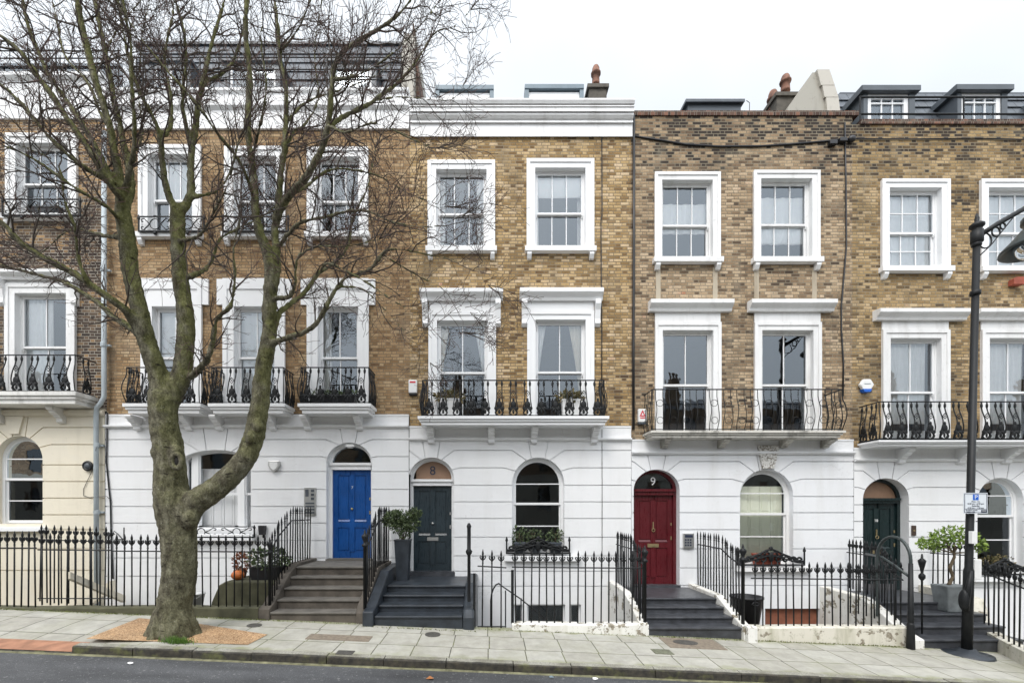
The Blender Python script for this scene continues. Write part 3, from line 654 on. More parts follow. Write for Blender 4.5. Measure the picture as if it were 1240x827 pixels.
def door_set(house, key, X0, X1, T, SP, B, TR0, TR1, dmat, fmat, num=None, rec=0.14, leaf=None, furniture=STEEL, fan=None, style=0, numpos='fan', nmat=None, slot=True, thm=None):
    x0, x1, zt, zs, z0 = arched(house, key, X0, X1, T, SP, B, YF)
    zb, zc = fz(TR1), fz(TR0); ya = YF+rec; fr = 0.07
    lx0, lx1 = x0+fr, x1-fr
    f = MB(); f.ring(arch_line(x0, x1, z0, zs, zt), arch_line(lx0, lx1, z0, zs, zt-fr), ya, ya+.12); f.build("door_frame", fmat, house)
    t = MB(); t.box(lx0, lx1, ya-.03, ya+.1, zb, zc); t.box(lx0-.03, lx1+.03, ya-.07, ya-.032, zc-.05, zc+.005); t.build("transom", fmat, house)
    fl = MB(); al = arch_line(lx0, lx1, zc, max(zs, zc+.01), zt-fr); fl.prism(al, ya+.05, ya+.06)
    fo = fl.build("fanlight", fan or GLASSL, house)
    d = MB(); y0 = ya+.045; W_ = lx1-lx0; H_ = zb-z0
    d.box(lx0, lx1, y0+.02, y0+.06, z0, zb)
    sw, mr = W_*.13, W_*.12; c = (lx0+lx1)/2
    z_lock = z0+H_*(0.38 if style == 0 else 0.44); bands = [(z0, z0+H_*.08), (z_lock-.06, z_lock+.06), (zb-H_*.06, zb)]
    d.box(lx0, lx0+sw, y0, y0+.02, z0, zb); d.box(lx1-sw, lx1, y0, y0+.02, z0, zb); d.box(c-mr/2, c+mr/2, y0, y0+.02, z0+H_*.08, zb-H_*.06)
    for a, b in bands:
        if (a, b) == bands[1]:
            d.box(lx0+sw, c-mr/2, y0, y0+.02, a, b); d.box(c+mr/2, lx1-sw, y0, y0+.02, a, b)
        else: d.box(lx0+sw, c-mr/2, y0, y0+.02, a, b); d.box(c+mr/2, lx1-sw, y0, y0+.02, a, b)
    for a, b in ((bands[0][1], bands[1][0]), (bands[1][1], bands[2][0])):
        for xa, xb in ((lx0+sw, c-mr/2), (c+mr/2, lx1-sw)):
            i = .035; d.box(xa+i, xb-i, y0+.006, y0+.02, a+i+(.05 if b == bands[2][0] else 0), b-i)
            if b == bands[2][0]: d.prismx([(y0+.019, a+.005), (y0-.004, a+.008), (y0-.004, a+.016), (y0+.019, a+.06)], xa+.004, xb-.004)
    door = d.build("door", dmat, house)
    if style == 0:
        k_ = MB(); k_.lathe([(.02, 0), (.03, .01), (.028, .03), (.012, .045)], (0, 0, 0), 12); k_.v = [(v[0]+c, y0-v[2], v[1]+z0+H_*.56) for v in k_.v]; k_.build("door_knob", furniture, door, True)
    else:
        k_ = MB(); k_.box(c-.012, c+.012, y0-.02, y0-.001, z0+H_*.62, z0+H_*.70); k_.torus((c, y0-.03, z0+H_*.61), .035, .010, 14); k_.build("knocker", furniture, door)
    if slot:
        l_ = MB(); l_.box(c-.13, c+.13, y0-.012, y0-.001, z_lock-.045, z_lock+.035); l_.box(c-.10, c+.10, y0-.018, y0-.013, z_lock-.02, z_lock+.015); l_.build("letterbox", furniture, door)
    k2 = MB(); k2.box(lx1-.05, lx1-.02, y0-.012, y0-.001, z0+H_*.5, z0+H_*.54); k2.box(lx1-.05, lx1-.02, y0-.012, y0-.001, z0+H_*.66, z0+H_*.69); k2.build("lock", furniture, door)
    th = MB(); th.box(x0-.02, x1+.02, YF-.052, ya+.15, z0-.16, z0+.014); th.build("threshold", thm or (STEPT if dmat is BLUE else TILE), house)
    if num:
        zc_ = (zc+zt-fr)/2
        if numpos == 'fan': add_text("house_number", num, (zt-zc)*.60, (c+.0, ya+.045, zc+(zt-fr-zc)*.48), nmat or PLAST, fo)
        else: add_text("house_number", num, .09, (c, y0-.002, z0+H_*.80), nmat or PLAST, door)
    # hallway behind the fanlight
    return door, (lx0, lx1, zc, zt)
def house_shell(house, key, x0, x1, z_brick, z_top, brick, stucco, z_str, hasI=True, floors=(2.55, 5.6, 8.4)):
    """front walls with the collected openings, dark rooms behind, flat roof"""
    bh = [h for h in HOLES[key] if max(p[1] for p in h) > z_brick]
    sh = [h for h in HOLES[key] if max(p[1] for p in h) <= z_brick]
    wall_mb(rect(x0, x1, z_brick, z_top), bh, [], YF, 0.16).build("brick_wall", brick, house)
    return sh
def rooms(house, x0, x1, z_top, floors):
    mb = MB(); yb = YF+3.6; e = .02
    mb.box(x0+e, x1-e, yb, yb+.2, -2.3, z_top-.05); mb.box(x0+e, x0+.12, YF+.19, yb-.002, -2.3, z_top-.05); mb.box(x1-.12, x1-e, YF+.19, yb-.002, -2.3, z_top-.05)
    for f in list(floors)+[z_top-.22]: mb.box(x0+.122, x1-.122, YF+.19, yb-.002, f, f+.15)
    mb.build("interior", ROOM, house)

def grooves_for(x0, x1, lines, arches, zs_top, w=0.023):
    """block joints: level courses that bend into the voussoirs above each arch; arches: (x0, x1, zs, zt)"""
    G = []
    for z in lines:
        segs = [(x0, x1)]
        for (a, b, zs, zt) in arches:
            if z <= zs: continue
            r = (b-a)/2; c = (a+b)/2; top = zt
            if z < top+0.02:    m_ = r+0.09+(0.03 if z < zs+0.6*(zt-zs) else 0.10); tgt = 0.30
            elif z < top+0.30: m_ = r*0.98+0.02; tgt = 0.85
            else: continue
            L_, R_ = c-m_, c+m_; ns = []
            for p, q in segs:
                if q <= L_ or p >= R_: ns.append((p, q)); continue
                if p < L_: ns.append((p, L_))
                if q > R_: ns.append((R_, q))
            segs = ns
            if z < top+0.02:
                ang = math.asin(max(0, min(0.95, (z-zs)/(zt-zs)*0.80)))
            else: ang = radians(63)
            ex, ez_ = r*1.0*cos(ang), zs+(zt-zs)*sin(ang)
            for sgn in (-1, 1):
                G.append(seg((c+sgn*(m_-.004), z), (c+sgn*(ex-.0), ez_), w))
        for p, q in segs:
            if q-p > .03: G.append(rect(p, q, z-w/2, z+w/2))
    for (a, b, zs, zt) in arches:
        c = (a+b)/2; hk = (b-a)*.13
        for sgn in (-1, 1): G.append(seg((c+sgn*hk, zt-.03), (c+sgn*(hk+.07), zs_top), w))
    return G

# balcony ironwork -------------------------------------------------
_cache = {}
def belly(t, o): return -o*max(0.0, sin(pi*min(1, max(0, (1-t-0.18)/0.82))))**1.3     # t: 0 bottom .. 1 top
def baluster_mesh(kind, H, unit, o=0.085):
    k = (kind, round(H, 3), round(unit, 3), o)
    if k in _cache: return _cache[k]
    mb = MB(); n = 12; h = unit*.27
    for sx in (-1, 1):
        pts = []
        for i in range(n+1):
            t = i/n
            xx = sx*h*(0.72 if kind == 'scroll' else 1.0) if t > .45 else sx*h*((0.72 if kind == 'scroll' else 1.0)+(.34*sin(pi*(1-t/.45)) if kind == 'scroll' else .25*sin(pi*(1-t/.45))))
            pts.append((xx, belly(t, o), t*H))
        mb.tube(pts, .0115 if kind == 'scroll' else .0085, 6)
        if kind == 'scroll': mb.ball((sx*h*.72, 0, H*.90), (.027, .018, .060), 8, 6)
    if kind == 'scroll':
        y = belly(.60, o)-.003; z = H*.62; d = unit*.17
        q = [(0, d*1.2), (d, 0), (0, -d*1.2), (-d, 0), (0, d*1.2)]; mb.tube([(a, y, z+b) for a, b in q], .009, 5)
        mb.torus((0, y, z), d*.28, .006, 8, 5)
        z = H*.24; y = belly(.2, o)-.004; q = unit/.30                      # palmette
        mb.ball((0, y, z+.055), (.066*q, .018, .085), 10, 7); mb.ball((0, y, z+.155), (.026*q, .014, .05), 8, 5)
        for sx in (-1, 1):
            mb.ball((sx*.070*q, y, z-.02), (.045*q, .018, .042), 8, 5)
            mb.tube([(0, y, z), (sx*.055*q, y, z-.06), (sx*.085*q, y+.01, z-.11), (sx*.065*q, y+.015, z-.155), (sx*.03*q, y+.02, z-.15)], .019, 6)
        mb.ball((0, y+.008, z-.09), (.026*q, .014, .055), 8, 5)
    else:
        for t in (.66, .24): mb.torus((0, belly(t, o), H*t), h*.92, .006, 14, 5)
    me = mb.mesh("baluster"); me.materials.append(IRON)
    for p in me.polygons: p.use_smooth = True
    _cache[k] = me; return me
def balcony(house, X0, X1, TOP, BASE, SLAB, corbels, kind='scroll', unit_px=16.6, slabm=None, out=None, corb_h=0.34, ironm=None, lipw=.09, foot=.010):
    """X0 X1: ends of the ironwork; TOP rail, BASE foot of the rail, SLAB underside; all read at the balcony's own depth"""
    yb = out or YB
    x0, x1 = wx(X0, yb), wx(X1, yb); zt, zb, zs = wz(TOP, yb), wz(BASE, yb), wz(SLAB, yb)
    sl = MB(); h = zb-zs; e = lipw
    def ringp(d, z0_, z1_): sl.box(x0-d, x1+d, yb-d, YF-.045, z0_, z1_)
    ringp(e, zb-h*.34, zb); ringp(e-.035, zb-h*.62, zb-h*.34-.002); ringp(e-.07, zs, zb-h*.62-.002)
    part = sl.build("balcony", slabm or TRIM, house)
    H = zt-zb
    r = MB(); r.tube([(x0, YF, zt), (x0, yb, zt), (x1, yb, zt), (x1, YF, zt)], .014, 6)
    r.tube([(x0, YF, zb+.03), (x0, yb, zb+.03), (x1, yb, zb+.03), (x1, YF, zb+.03)], foot, 6)
    for xx in (x0, x1):
        r.tube([(xx+(belly(i/8, .045)*(1 if xx == x0 else -1)), yb+belly(i/8, .085), zb+H*i/8) for i in range(9)], .011, 6)
    r.build("handrail", ironm or IRON, part)
    unit = unit_px/F*yb; n = max(1, round((x1-x0)/unit)); un = (x1-x0)/n
    me = baluster_mesh(kind, H, unit)
    for i in range(n):
        b = link("baluster", me, None, part); b.location = Vector((x0+un*(i+.5), yb, zb)) - ORG[part.name]
    d = YF-yb; ns = max(1, round((d-.05)/unit))
    me_s = baluster_mesh(kind, H, unit, .045)
    for sgn, xx in ((1, x0), (-1, x1)):
        for i in range(ns):
            b = link("baluster", me_s, None, part); b.location = Vector((xx, yb+(d/ns)*(i+.5), zb)) - ORG[part.name]; b.rotation_euler = (0, 0, -pi/2*sgn)
    for X in corbels:
        c = MB(); corbel(c, fx(X), .14, YF-.045, .34, zs-.002, corb_h); c.build("bracket", slabm or TRIM, part)
    return part

# railings ----------------------------------------------------------
def finial_mesh(H, style):
    k = ('bar', round(H, 3), style)
    if k in _cache: return _cache[k]
    mb = MB(); r = .0128; z = H
    if style == 'fleur':
        mb.tube([(0, 0, 0), (0, 0, z-.10)], r, 6)
        mb.lathe([(.012, -.105), (.022, -.10), (.012, -.09), (.012, -.075), (.024, -.055), (.026, -.03), (.013, .0), (.019, .02), (.017, .05), (.002, .11)], (0, 0, z), 8)
        for sx in (-1, 1):
            mb.tube([(sx*.012, 0, z-.085), (sx*.038, 0, z-.062), (sx*.050, 0, z-.03), (sx*.040, 0, z-.008), (sx*.026, 0, z-.02)], [.008, .011, .011, .010, .007], 6)
        mb.lathe([(.011, 0), (.019, .012), (.011, .024)], (0, 0, z-.155), 8)
    elif style == 'spear':
        mb.tube([(0, 0, 0), (0, 0, z-.06)], r, 6)
        mb.lathe([(.011, -.065), (.024, -.055), (.013, -.04), (.020, -.01), (.014, .04), (.002, .10)], (0, 0, z), 8)
    else:
        mb.tube([(0, 0, 0), (0, 0, z)], r, 6)
    me = mb.mesh("baluster"); me.materials.append(IRON)
    for p in me.polygons: p.use_smooth = True
    _cache[k] = me; return me
def railing(label, path, spacing=0.135, style='fleur', rail_drop=0.20, name="iron_railing", low=None, group="black iron railings along the pavement and steps", skip=(), newel=None, mat=None):
    """path: (x, y, z_base, z_top) of the bar tips; one baluster per step"""
    root = thing(name, label, "railing", path[0][:3], group)
    r = MB(); r.tube([(p[0], p[1], p[3]-rail_drop) for p in path], .013, 6)
    if low is not None: r.tube([(p[0], p[1], p[2]+low) for p in path], .011, 6)
    r.build("handrail", mat or IRON, root)
    acc = 0.0; nxt = spacing*.5; kk = 0
    for a, b in zip(path[:-1], path[1:]):
        L_ = sqrt((b[0]-a[0])**2+(b[1]-a[1])**2); dx, dy = (b[0]-a[0])/max(L_, 1e-6), (b[1]-a[1])/max(L_, 1e-6)
        while nxt <= acc+L_:
            t = (nxt-acc)/L_; p = [a[i]+(b[i]-a[i])*t for i in range(4)]
            H = round((p[3]-p[2])/.03)*.03
            if kk not in skip:
                o = link("baluster", finial_mesh(H, style), None, root); o.location = Vector((p[0], p[1], p[3]-H)) - ORG[root.name]
                o.rotation_euler = (random.uniform(-.012, .012), random.uniform(-.012, .012), math.atan2(dy, dx))
            kk += 1; nxt += spacing
        acc += L_
    if newel:
        for (x, y, z0, z1, rr) in newel:
            m = MB(); m.lathe([(rr, z0), (rr, z1-.26), (rr*1.7, z1-.25), (rr*1.8, z1-.22), (rr*.9, z1-.20), (rr*1.0, z1-.16), (rr*1.9, z1-.09), (rr*2.0, z1-.06), (rr*.8, z1-.03), (rr*.7, z1-.01), (rr*.2, z1+.05)], (x, y, 0), 10)
            m.build("newel_post", mat or IRON, root, True)
    return root

def leaves(mb, c, rad, n, size, rnd, flat=0.5, asp=0.5):
    for _ in range(n):
        while True:
            p = Vector((rnd.uniform(-1, 1), rnd.uniform(-1, 1), rnd.uniform(-1, 1)))
            if .15 < p.length < 1: break
        q = Vector((c[0]+p.x*rad[0], c[1]+p.y*rad[1], c[2]+p.z*rad[2]))
        d = (p.normalized()*.7+Vector((rnd.gauss(0, .5), rnd.gauss(0, .5), rnd.gauss(.2, .5)))).normalized()
        s = d.cross(Vector((rnd.gauss(0, 1), rnd.gauss(0, 1), rnd.gauss(0, 1)))).normalized(); L_ = size*rnd.uniform(.6, 1.3)
        n_ = d.cross(s)*L_*.12
        mb.add([q, q+d*L_*.5+s*L_*asp*.5+n_, q+d*L_, q+d*L_*.5-s*L_*asp*.5+n_], [(0, 1, 2, 3)])

# ------------------------------------------------------------------ the five houses
def cap(house, x0, x1, z, mat):
    mb = MB(); mb.box(x0, x1, YF-.055, YF+.02, z-.035, z+.004); mb.build("stucco_ledge", mat, house)
def string(house, x0, x1, ya, yb, mat, out=.075):
    mb = MB(); za, zb = fz(ya), fz(yb); mb.prismx([(YF-.04, za), (YF-.045-out, za), (YF-.045-out, (za+zb)/2), (YF-.045-out*.5, zb), (YF-.04, zb)], x0, x1); mb.build("string_course", mat, house)
def stucco(house, key, x0, x1, ztop, lines, arches, mat, smooth_top):
    sh = [h for h in HOLES[key] if max(p[1] for p in h) <= ztop]
    aw = [(fx(a), fx(b), fz(s_), fz(t)) for a, b, s_, t in arches]
    G = grooves_for(x0, x1, [fz(l) for l in lines], aw, smooth_top)
    wall_mb(rect(x0, x1, -2.3, ztop), sh, G, YF-.045, 0.215).build("stucco_wall", mat, house)
def brickwall(house, key, x0, x1, z0, z1, mat):
    bh = [h for h in HOLES[key] if max(p[1] for p in h) > z0]
    wall_mb(rect(x0, x1, z0, z1), bh, [], YF, 0.10).build("brick_wall", mat, house)
def roof_flat(house, x0, x1, z):
    mb = MB(); mb.box(x0, x1, YF+.32, YF+3.8, z-.12, z); mb.build("roof", LEAD, house)
FLO = (0.28, 4.0, 7.25)

# --- the house at the left edge
A = thing("terraced_house", "dark brick house with cream stucco ground floor at the left edge behind the tree", "house", (fx(30), YF, .3), "terraced houses in one row"); HOLES['A'] = []
AX0, AX1 = -16.0, fx(129.5)
for dx in (0, -118, -236):
    w = sash_window(A, 10+dx, 95+dx, 164, 262, 11, 3, 1, 1, .47, key='A', mat=TRIMW)
    w2 = sash_window(A, 9+dx, 93+dx, 345, 477, 11, 2, 1, 1, .47, key='A', sill=False, hood=(0+dx, 99+dx, 331, 341, True), mat=TRIMW)
    balcony(A, -30+dx+4, 91+dx, 430, 475, 489, [5+dx, 79+dx], unit_px=18, slabm=SLABW)
    arched_window(A, 'A', -3+dx, 54+dx, 528, 557, 634, [555, 606], 581, mat=TRIM, sill=(-14+dx, 61+dx, 638, 643))
    kb = MB(); kb.prism([(fx(11+dx), fz(505)), (fx(33+dx), fz(505)), (fx(27+dx), fz(526)), (fx(16+dx), fz(526))], YF-.09, YF-.046); kb.build("keystone", CREAM, A)
brickwall(A, 'A', AX0, AX1, fz(497), fz(146), BRK_A)
stucco(A, 'A', AX0, AX1-.012, fz(496), [518, 538.5, 563, 583, 603, 623, 641, 664, 690], [(-3, 54, 557, 528), (-121, -64, 557, 528), (-239, -182, 557, 528)], CREAM, fz(505))
cap(A, AX0, AX1-.012, fz(496), CREAM); string(A, AX0, AX1-.014, 498, 504.5, CREAM)
mb = MB(); mb.prismx([(YF, fz(146)), (YF-.05, fz(146)), (YF-.06, fz(139)), (YF-.05, fz(138)), (YF-.05, fz(101)), (YF-.14, fz(98)), (YF-.14, fz(94)), (YF+.3, fz(94)), (YF+.3, fz(146))], AX0, AX1-.004); mb.build("parapet", WHITE, A)
rooms(A, AX0, AX1, fz(110), FLO); roof_flat(A, AX0, AX1, fz(118))
mb = MB()
for yy in (62, 71, 81): mb.tube([(AX0, YF+.5, wz(yy, YF+.5)), (AX1-.1, YF+.5, wz(yy, YF+.5))], .014, 6)
for i in range(10): mb.tube([(AX1-.15-i*1.5, YF+.5, fz(118)), (AX1-.15-i*1.5, YF+.5, wz(61, YF+.5))], .016, 6)
mb.build("terrace_rail", IRON, A)
mb = MB(); mb.box(AX0, AX1-.15, YF+.62, YF+.63, fz(117), wz(76, YF+.6)); mb.build("glass_screen", glass_mat("terrace_glass", .12), A)

# --- number 7
H7 = thing("terraced_house", "widest house, three windows across, with blue front door and grey slate mansard", "house", (fx(420), YF, 1.0), "terraced houses in one row"); HOLES['7'] = []
X0, X1 = AX1, fx(496)
for (a, b, t) in ((170, 244.6, 178), (273.5, 346, 180), (373, 446.3, 181)):
    w = sash_window(H7, a, b, t, 284, 10.5, 3, 1, 1, .45, key='7')
for (a, b) in ((173, 245.5), (271.7, 345.7), (373, 446.8)):
    sash_window(H7, a, b, 339, 494, 12.5, 2, 1, 1, .50, key='7', sill=False, eared=8, headw=33)
for (a, b, c) in ((153.5, 241.5, (171, 232)), (256.5, 343, (269, 333)), (364.5, 446.5, (375, 437))):
    balcony(H7, a, b, 445, 489, 500, c, unit_px=17, corb_h=.30, lipw=.055)
x0, x1, zt, zs, z0 = arched(H7, '7', 220, 305, 545, 561, 641, YF)          # the three-light window
zs_ = zs
f = MB(); ya = YF+.10; f.ring(arch_line(x0, x1, z0, zs, zt), arch_line(x0+.05, x1-.05, z0, zs, zt-.05), ya, ya+.1)
win = f.build("window", TRIM, H7)
for (a, b) in ((229.5, 237.5), (285.5, 293.5)):
    m = MB(); m.box(fx(a), fx(b), ya-.02, ya+.09, z0+.01, zs+(.245 if a > 230 else .245)); m.build("mullion", TRIM, win)
for (a, b, zz) in ((x0+.05, fx(229.5), zs+.10), (fx(237.5), fx(285.5), zs+.215), (fx(293.5), x1-.05, zs+.10)):
    m = MB(); zm = fz(598); m.box(a, b, ya+.03, ya+.07, zm-.02, zm+.03); m.box(a, b, ya+.03, ya+.07, z0+.005, z0+.07); m.box(a, a+.03, ya+.03, ya+.07, z0+.07, zm-.02); m.box(b-.03, b, ya+.03, ya+.07, z0+.07, zm-.02)
    m.box(a, a+.03, ya+.01, ya+.029, zm-.02, zz-.02); m.box(b-.03, b, ya+.01, ya+.029, zm-.02, zz-.02); m.build("sash", TRIM, win)
al = arch_line(x0+.04, x1-.04, z0+.03, zs, zt-.04); p = MB(); p.add([(a, ya+.05, b) for a, b in al], [tuple(range(len(al)))]); p.build("pane", GLASS, win)
sh = MB()
for i in range(6):
    xa = x0+.06+(x1-x0-.12)*i/6; xb = x0+.06+(x1-x0-.12)*(i+1)/6-.012
    sh.box(xa, xb, ya+.20, ya+.225, z0, fz(566)); sh.box(xa+.05, xb-.05, ya+.19, ya+.20, z0+.1, fz(603)); sh.box(xa+.05, xb-.05, ya+.19, ya+.20, fz(597), fz(570))
sh.build("shutter", TRIM, win)
s_ = MB(); s_.box(fx(214), fx(311), YF-.2, YF+.2, fz(654), fz(646)); s_.build("sill", TRIM, win, bevel=.01)
door_set(H7, '7', 396, 451, 536, 561, 677, 560, 568, BLUE, TRIM, "7", numpos='door', style=0, furniture=BRASS, slot=False)
brickwall(H7, '7', X0, X1, fz(503), fz(158), BRK_7)
stucco(H7, '7', X0+.004, X1-.01, fz(502.5), [532.5, 553, 571, 592.5, 613, 633, 654, 675, 697], [(220, 305, 561, 545), (396, 451, 561, 536)], WHITE, fz(519))
cap(H7, X0+.004, X1-.01, fz(502.5), WHITE); string(H7, X0+.005, X1-.012, 515.5, 519, WHITE)
mb = MB(); mb.prismx([(YF, fz(158)), (YF-.05, fz(158)), (YF-.05, fz(136)), (YF-.12, fz(133)), (YF-.12, fz(129)), (YF-.05, fz(127)), (YF-.05, fz(116)), (YF-.10, fz(114)), (YF-.10, fz(111)), (YF+.3, fz(111)), (YF+.3, fz(158))], X0+.003, X1-.004); mb.build("parapet", WHITE, H7)
rooms(H7, X0, X1, fz(120), FLO); roof_flat(H7, X0, X1, fz(122))
Ym = YF+.75
mb = MB(); z0, z1 = fz(121), wz(56, Ym+.75)                                # slate mansard in courses
nrow = 9
for i in range(nrow):
    t0, t1 = i/nrow, (i+1)/nrow
    mb.prismx([(Ym+.75*t0-.03, z0+(z1-z0)*t0), (Ym+.75*t1, z0+(z1-z0)*t1), (Ym+.75*t1+.08, z0+(z1-z0)*t1), (Ym+.75*t0+.08, z0+(z1-z0)*t0)], wx(158, Ym+.4), wx(484, Ym+.4))
mans = mb.build("mansard_roof", SLATE, H7)
mb = MB(); mb.box(wx(158, Ym+.6), wx(484, Ym+.6), Ym+.70, Ym+3, z1+.002, z1+.07); mb.build("roof_ridge", LEAD, H7)
for (a, b) in ((278, 334), (404, 450), (186, 226)):
    yd = Ym-.08; d = MB(); xa, xb, za, zb = wx(a, yd), wx(b, yd), fz(118), wz(80, yd)
    d.box(xa-.12, xa-.002, yd-.02, yd+1.2, za, zb+.05); d.box(xb+.002, xb+.12, yd-.02, yd+1.2, za, zb+.05); d.box(xa-.16, xb+.16, yd-.08, yd+1.3, zb+.052, zb+.13)
    dm = d.build("dormer", LEAD, H7)
    e = MB(); e.box(xa, xa+.06, yd+.02, yd+.1, za, zb+.05); e.box(xb-.06, xb, yd+.02, yd+.1, za, zb+.05); e.box(xa+.06, xb-.06, yd+.02, yd+.1, zb-.02, zb+.05); e.box(xa+.06, xb-.06, yd+.02, yd+.1, za, za+.06); e.box((xa+xb)/2-.03, (xa+xb)/2+.03, yd+.02, yd+.1, za+.06, zb-.02)
    e.build("window", TRIM, dm)
    e = MB(); e.box(xa+.05, xb-.05, yd+.06, yd+.064, za+.05, zb-.01); e.build("pane", GLASS, dm)
    e = MB(); e.box(xa, xb, yd+.3, yd+.32, za, zb); e.build("blind", CURT, dm)
mb = MB()
for yy in (70, 84.5, 97): mb.tube([(X0+.3, YF+.35, wz(yy, YF+.35)), (wx(484, YF+.35), YF+.35, wz(yy, YF+.35))], .013, 6)
for i in range(5): xx = X0+.4+i*1.5; mb.tube([(xx, YF+.35, fz(112)), (xx, YF+.35, wz(69, YF+.35))], .016, 6)
mb.build("terrace_rail", IRON, H7)
Yc = YF+.45
mb = MB(); mb.prismx([(Yc, fz(125)), (Yc+.05, wz(60, Yc)), (Yc+.35, wz(38, Yc+.3)), (Yc+2.4, wz(36, Yc+.3)), (Yc+2.4, fz(125))], wx(486, Yc), wx(501, Yc)); mb.build("party_wall", RENDER, H7)
mb = MB(); mb.prism([(wx(501.3, Yc+.5), fz(125)), (wx(513, Yc+.5), fz(125)), (wx(503, Yc+.5), wz(40, Yc+.5)), (wx(501.3, Yc+.5), wz(36, Yc+.5))], Yc+.3, Yc+2.2); mb.build("chimney_breast", BRK_P, H7)

# --- number 8
H8 = thing("terraced_house", "yellow brick house with charcoal door under a copper fanlight and heavy white cornice", "house", (fx(524), YF, .65), "terraced houses in one row"); HOLES['8'] = []
X0, X1 = fx(496), fx(764)
sash_window(H8, 518.4, 599.2, 196.6, 301, 10, 3, 1, 1, .46, key='8'); sash_window(H8, 637.8, 718.6, 194.8, 301, 10, 3, 1, 1, .46, key='8')
sash_window(H8, 519.5, 600.3, 379, 511, 9.9, 2, 1, 1, .49, key='8', sill=False, hood=(509.5, 608.8, 353.5, 366, True))
sash_window(H8, 638.4, 718.6, 378, 511, 9.9, 2, 1, 1, .49, key='8', sill=False, hood=(629, 728.5, 353, 366, True))
balcony(H8, 511.5, 731.5, 460.5, 504.5, 514.5, [523, 595, 646, 718], unit_px=16.6)
arched_window(H8, '8', 620, 683, 554, 586, 670, [585.5, 637], 611, sill=(611, 702, 672, 678.5))
door_set(H8, '8', 495.5, 550, 554, 580, 692.5, 580, 587.5, NAVY, TRIM, "8", furniture=STEEL, fan=COPPER, nmat=DARKINK)
brickwall(H8, '8', X0, X1, fz(517), fz(165.5), BRK_8)
# basement window
bx = [(622, 632.5), (638, 684), (690, 703)]
for a, b in bx: HOLES['8'].append(rect(fx(a), fx(b), fz(780), fz(731)))
stucco(H8, '8', X0+.004, X1-.008, fz(516.5), [545.5, 566.5, 587.5, 607.5, 627.5, 650, 672.5, 691, 709], [(620, 683, 586, 554), (495.5, 550, 580, 554)], WHITE, fz(534))
bw = MB()
for a, b in bx:
    bw.box(fx(a), fx(a)+.04, YF+.06, YF+.10, fz(780), fz(731)); bw.box(fx(b)-.04, fx(b), YF+.06, YF+.10, fz(780), fz(731)); bw.box(fx(a)+.04, fx(b)-.04, YF+.06, YF+.10, fz(731)-.05, fz(731))
bo = bw.build("window", TRIM, H8)
for a, b in bx:
    p = MB(); p.box(fx(a)+.03, fx(b)-.03, YF+.08, YF+.084, fz(780), fz(731)-.02); p.build("pane", GLASSL, bo)
cap(H8, X0+.004, X1-.008, fz(516.5), WHITE); string(H8, X0+.005, X1-.01, 531, 534.5, WHITE)
v = lambda d, py: (YF-d, wz(py, YF-d))
mb = MB(); mb.prismx([(YF, fz(165.5)), v(.05, 165.5), v(.05, 149), v(.09, 148.5), v(.09, 146.5), v(.07, 146), v(.07, 145), v(.11, 143), v(.15, 139), v(.15, 137), v(.12, 136.7), v(.12, 135.9), v(.18, 135), v(.18, 129.5), v(.20, 129), v(.20, 127.8), v(.165, 127.4), v(.165, 126.6), v(.21, 125.5), v(.24, 121), v(.24, 119), (YF+.3, wz(118, YF-.22)+.05), (YF+.3, fz(165.5))], X0+.03, X1+.02); mb.build("cornice", CORN, H8)
mb = MB(); mb.box(X0+.04, X1+.01, YF-.388, YF-.381, wz(132.5, YF-.38), wz(129.6, YF-.38)); 
rooms(H8, X0, X1, fz(128), FLO); roof_flat(H8, X0, X1, fz(122))
for (a, b, yy) in ((527, 598, 104), (635.5, 707, 103)):
    yd = YF+.9; d = MB(); xa, xb = wx(a, yd), wx(b, yd); z1 = wz(yy, yd); z0 = fz(125)
    d.box(xa, xa+.10, yd, yd+1.4, z0, z1-.102); d.box(xb-.10, xb, yd, yd+1.4, z0, z1-.102); d.box(xa, xb, yd-.02, yd+1.4, z1-.10, z1)
    d.box(xa+.10, xb-.10, yd+1.2, yd+1.3, z0, z1-.1)
    dd = d.build("rooflight", ZINC, H8)
    e = MB(); e.box(xa+.102, xb-.102, yd+.05, yd+.1, z0, z1-.14); e.build("rooflight_frame", TRIM, dd)

# --- number 9
H9 = thing("terraced_house", "brown sooty brick house with red front door and plain hooped balcony", "house", (fx(793), YF, .35), "terraced houses in one row"); HOLES['9'] = []
X0, X1 = fx(764), fx(1032)
sash_window(H9, 792.2, 870.9, 210.7, 314, 8.8, 3, 1, 1, .45, key='9', mat=TRIMW); sash_window(H9, 911.5, 990.9, 208.8, 314, 8.8, 3, 1, 1, .45, key='9', mat=TRIMW)
for px in (797, 866, 916, 986):
    mb = MB(); mb.box(fx(px-2.8), fx(px+2.8), YF-.006, YF-.001, fz(366.3), fz(324)); mb.build("plaster_strip", PLSTR, H9)
sash_window(H9, 792.7, 871.7, 391.6, 527, 9, 2, 1, 1, .48, key='9', sill=False, hood=(784.5, 883.4, 366.5, 379, False), mat=TRIMW)
sash_window(H9, 912.7, 992.5, 391.6, 527, 9, 2, 1, 1, .48, key='9', sill=False, hood=(904.5, 1006, 366.5, 379, False), mat=TRIMW)
balcony(H9, 790, 1019.5, 471.5, 521.5, 529.5, [802, 871, 945, 995], kind='ring', unit_px=16.2, slabm=SLABD, corb_h=.17, lipw=.05)
w9 = arched_window(H9, '9', 894.7, 959, 568.5, 600, 684, [597, 650], 623.5, mat=TRIMW, sill=(888, 977, 685, 691), glass=GLASS)
door_set(H9, '9', 766.6, 822, 568.5, 593, 709, 592, 599, RED, RED, "9", style=1, furniture=BRASS, rec=.14)
brickwall(H9, '9', X0+.004, X1, fz(533), fz(141), BRK_9)
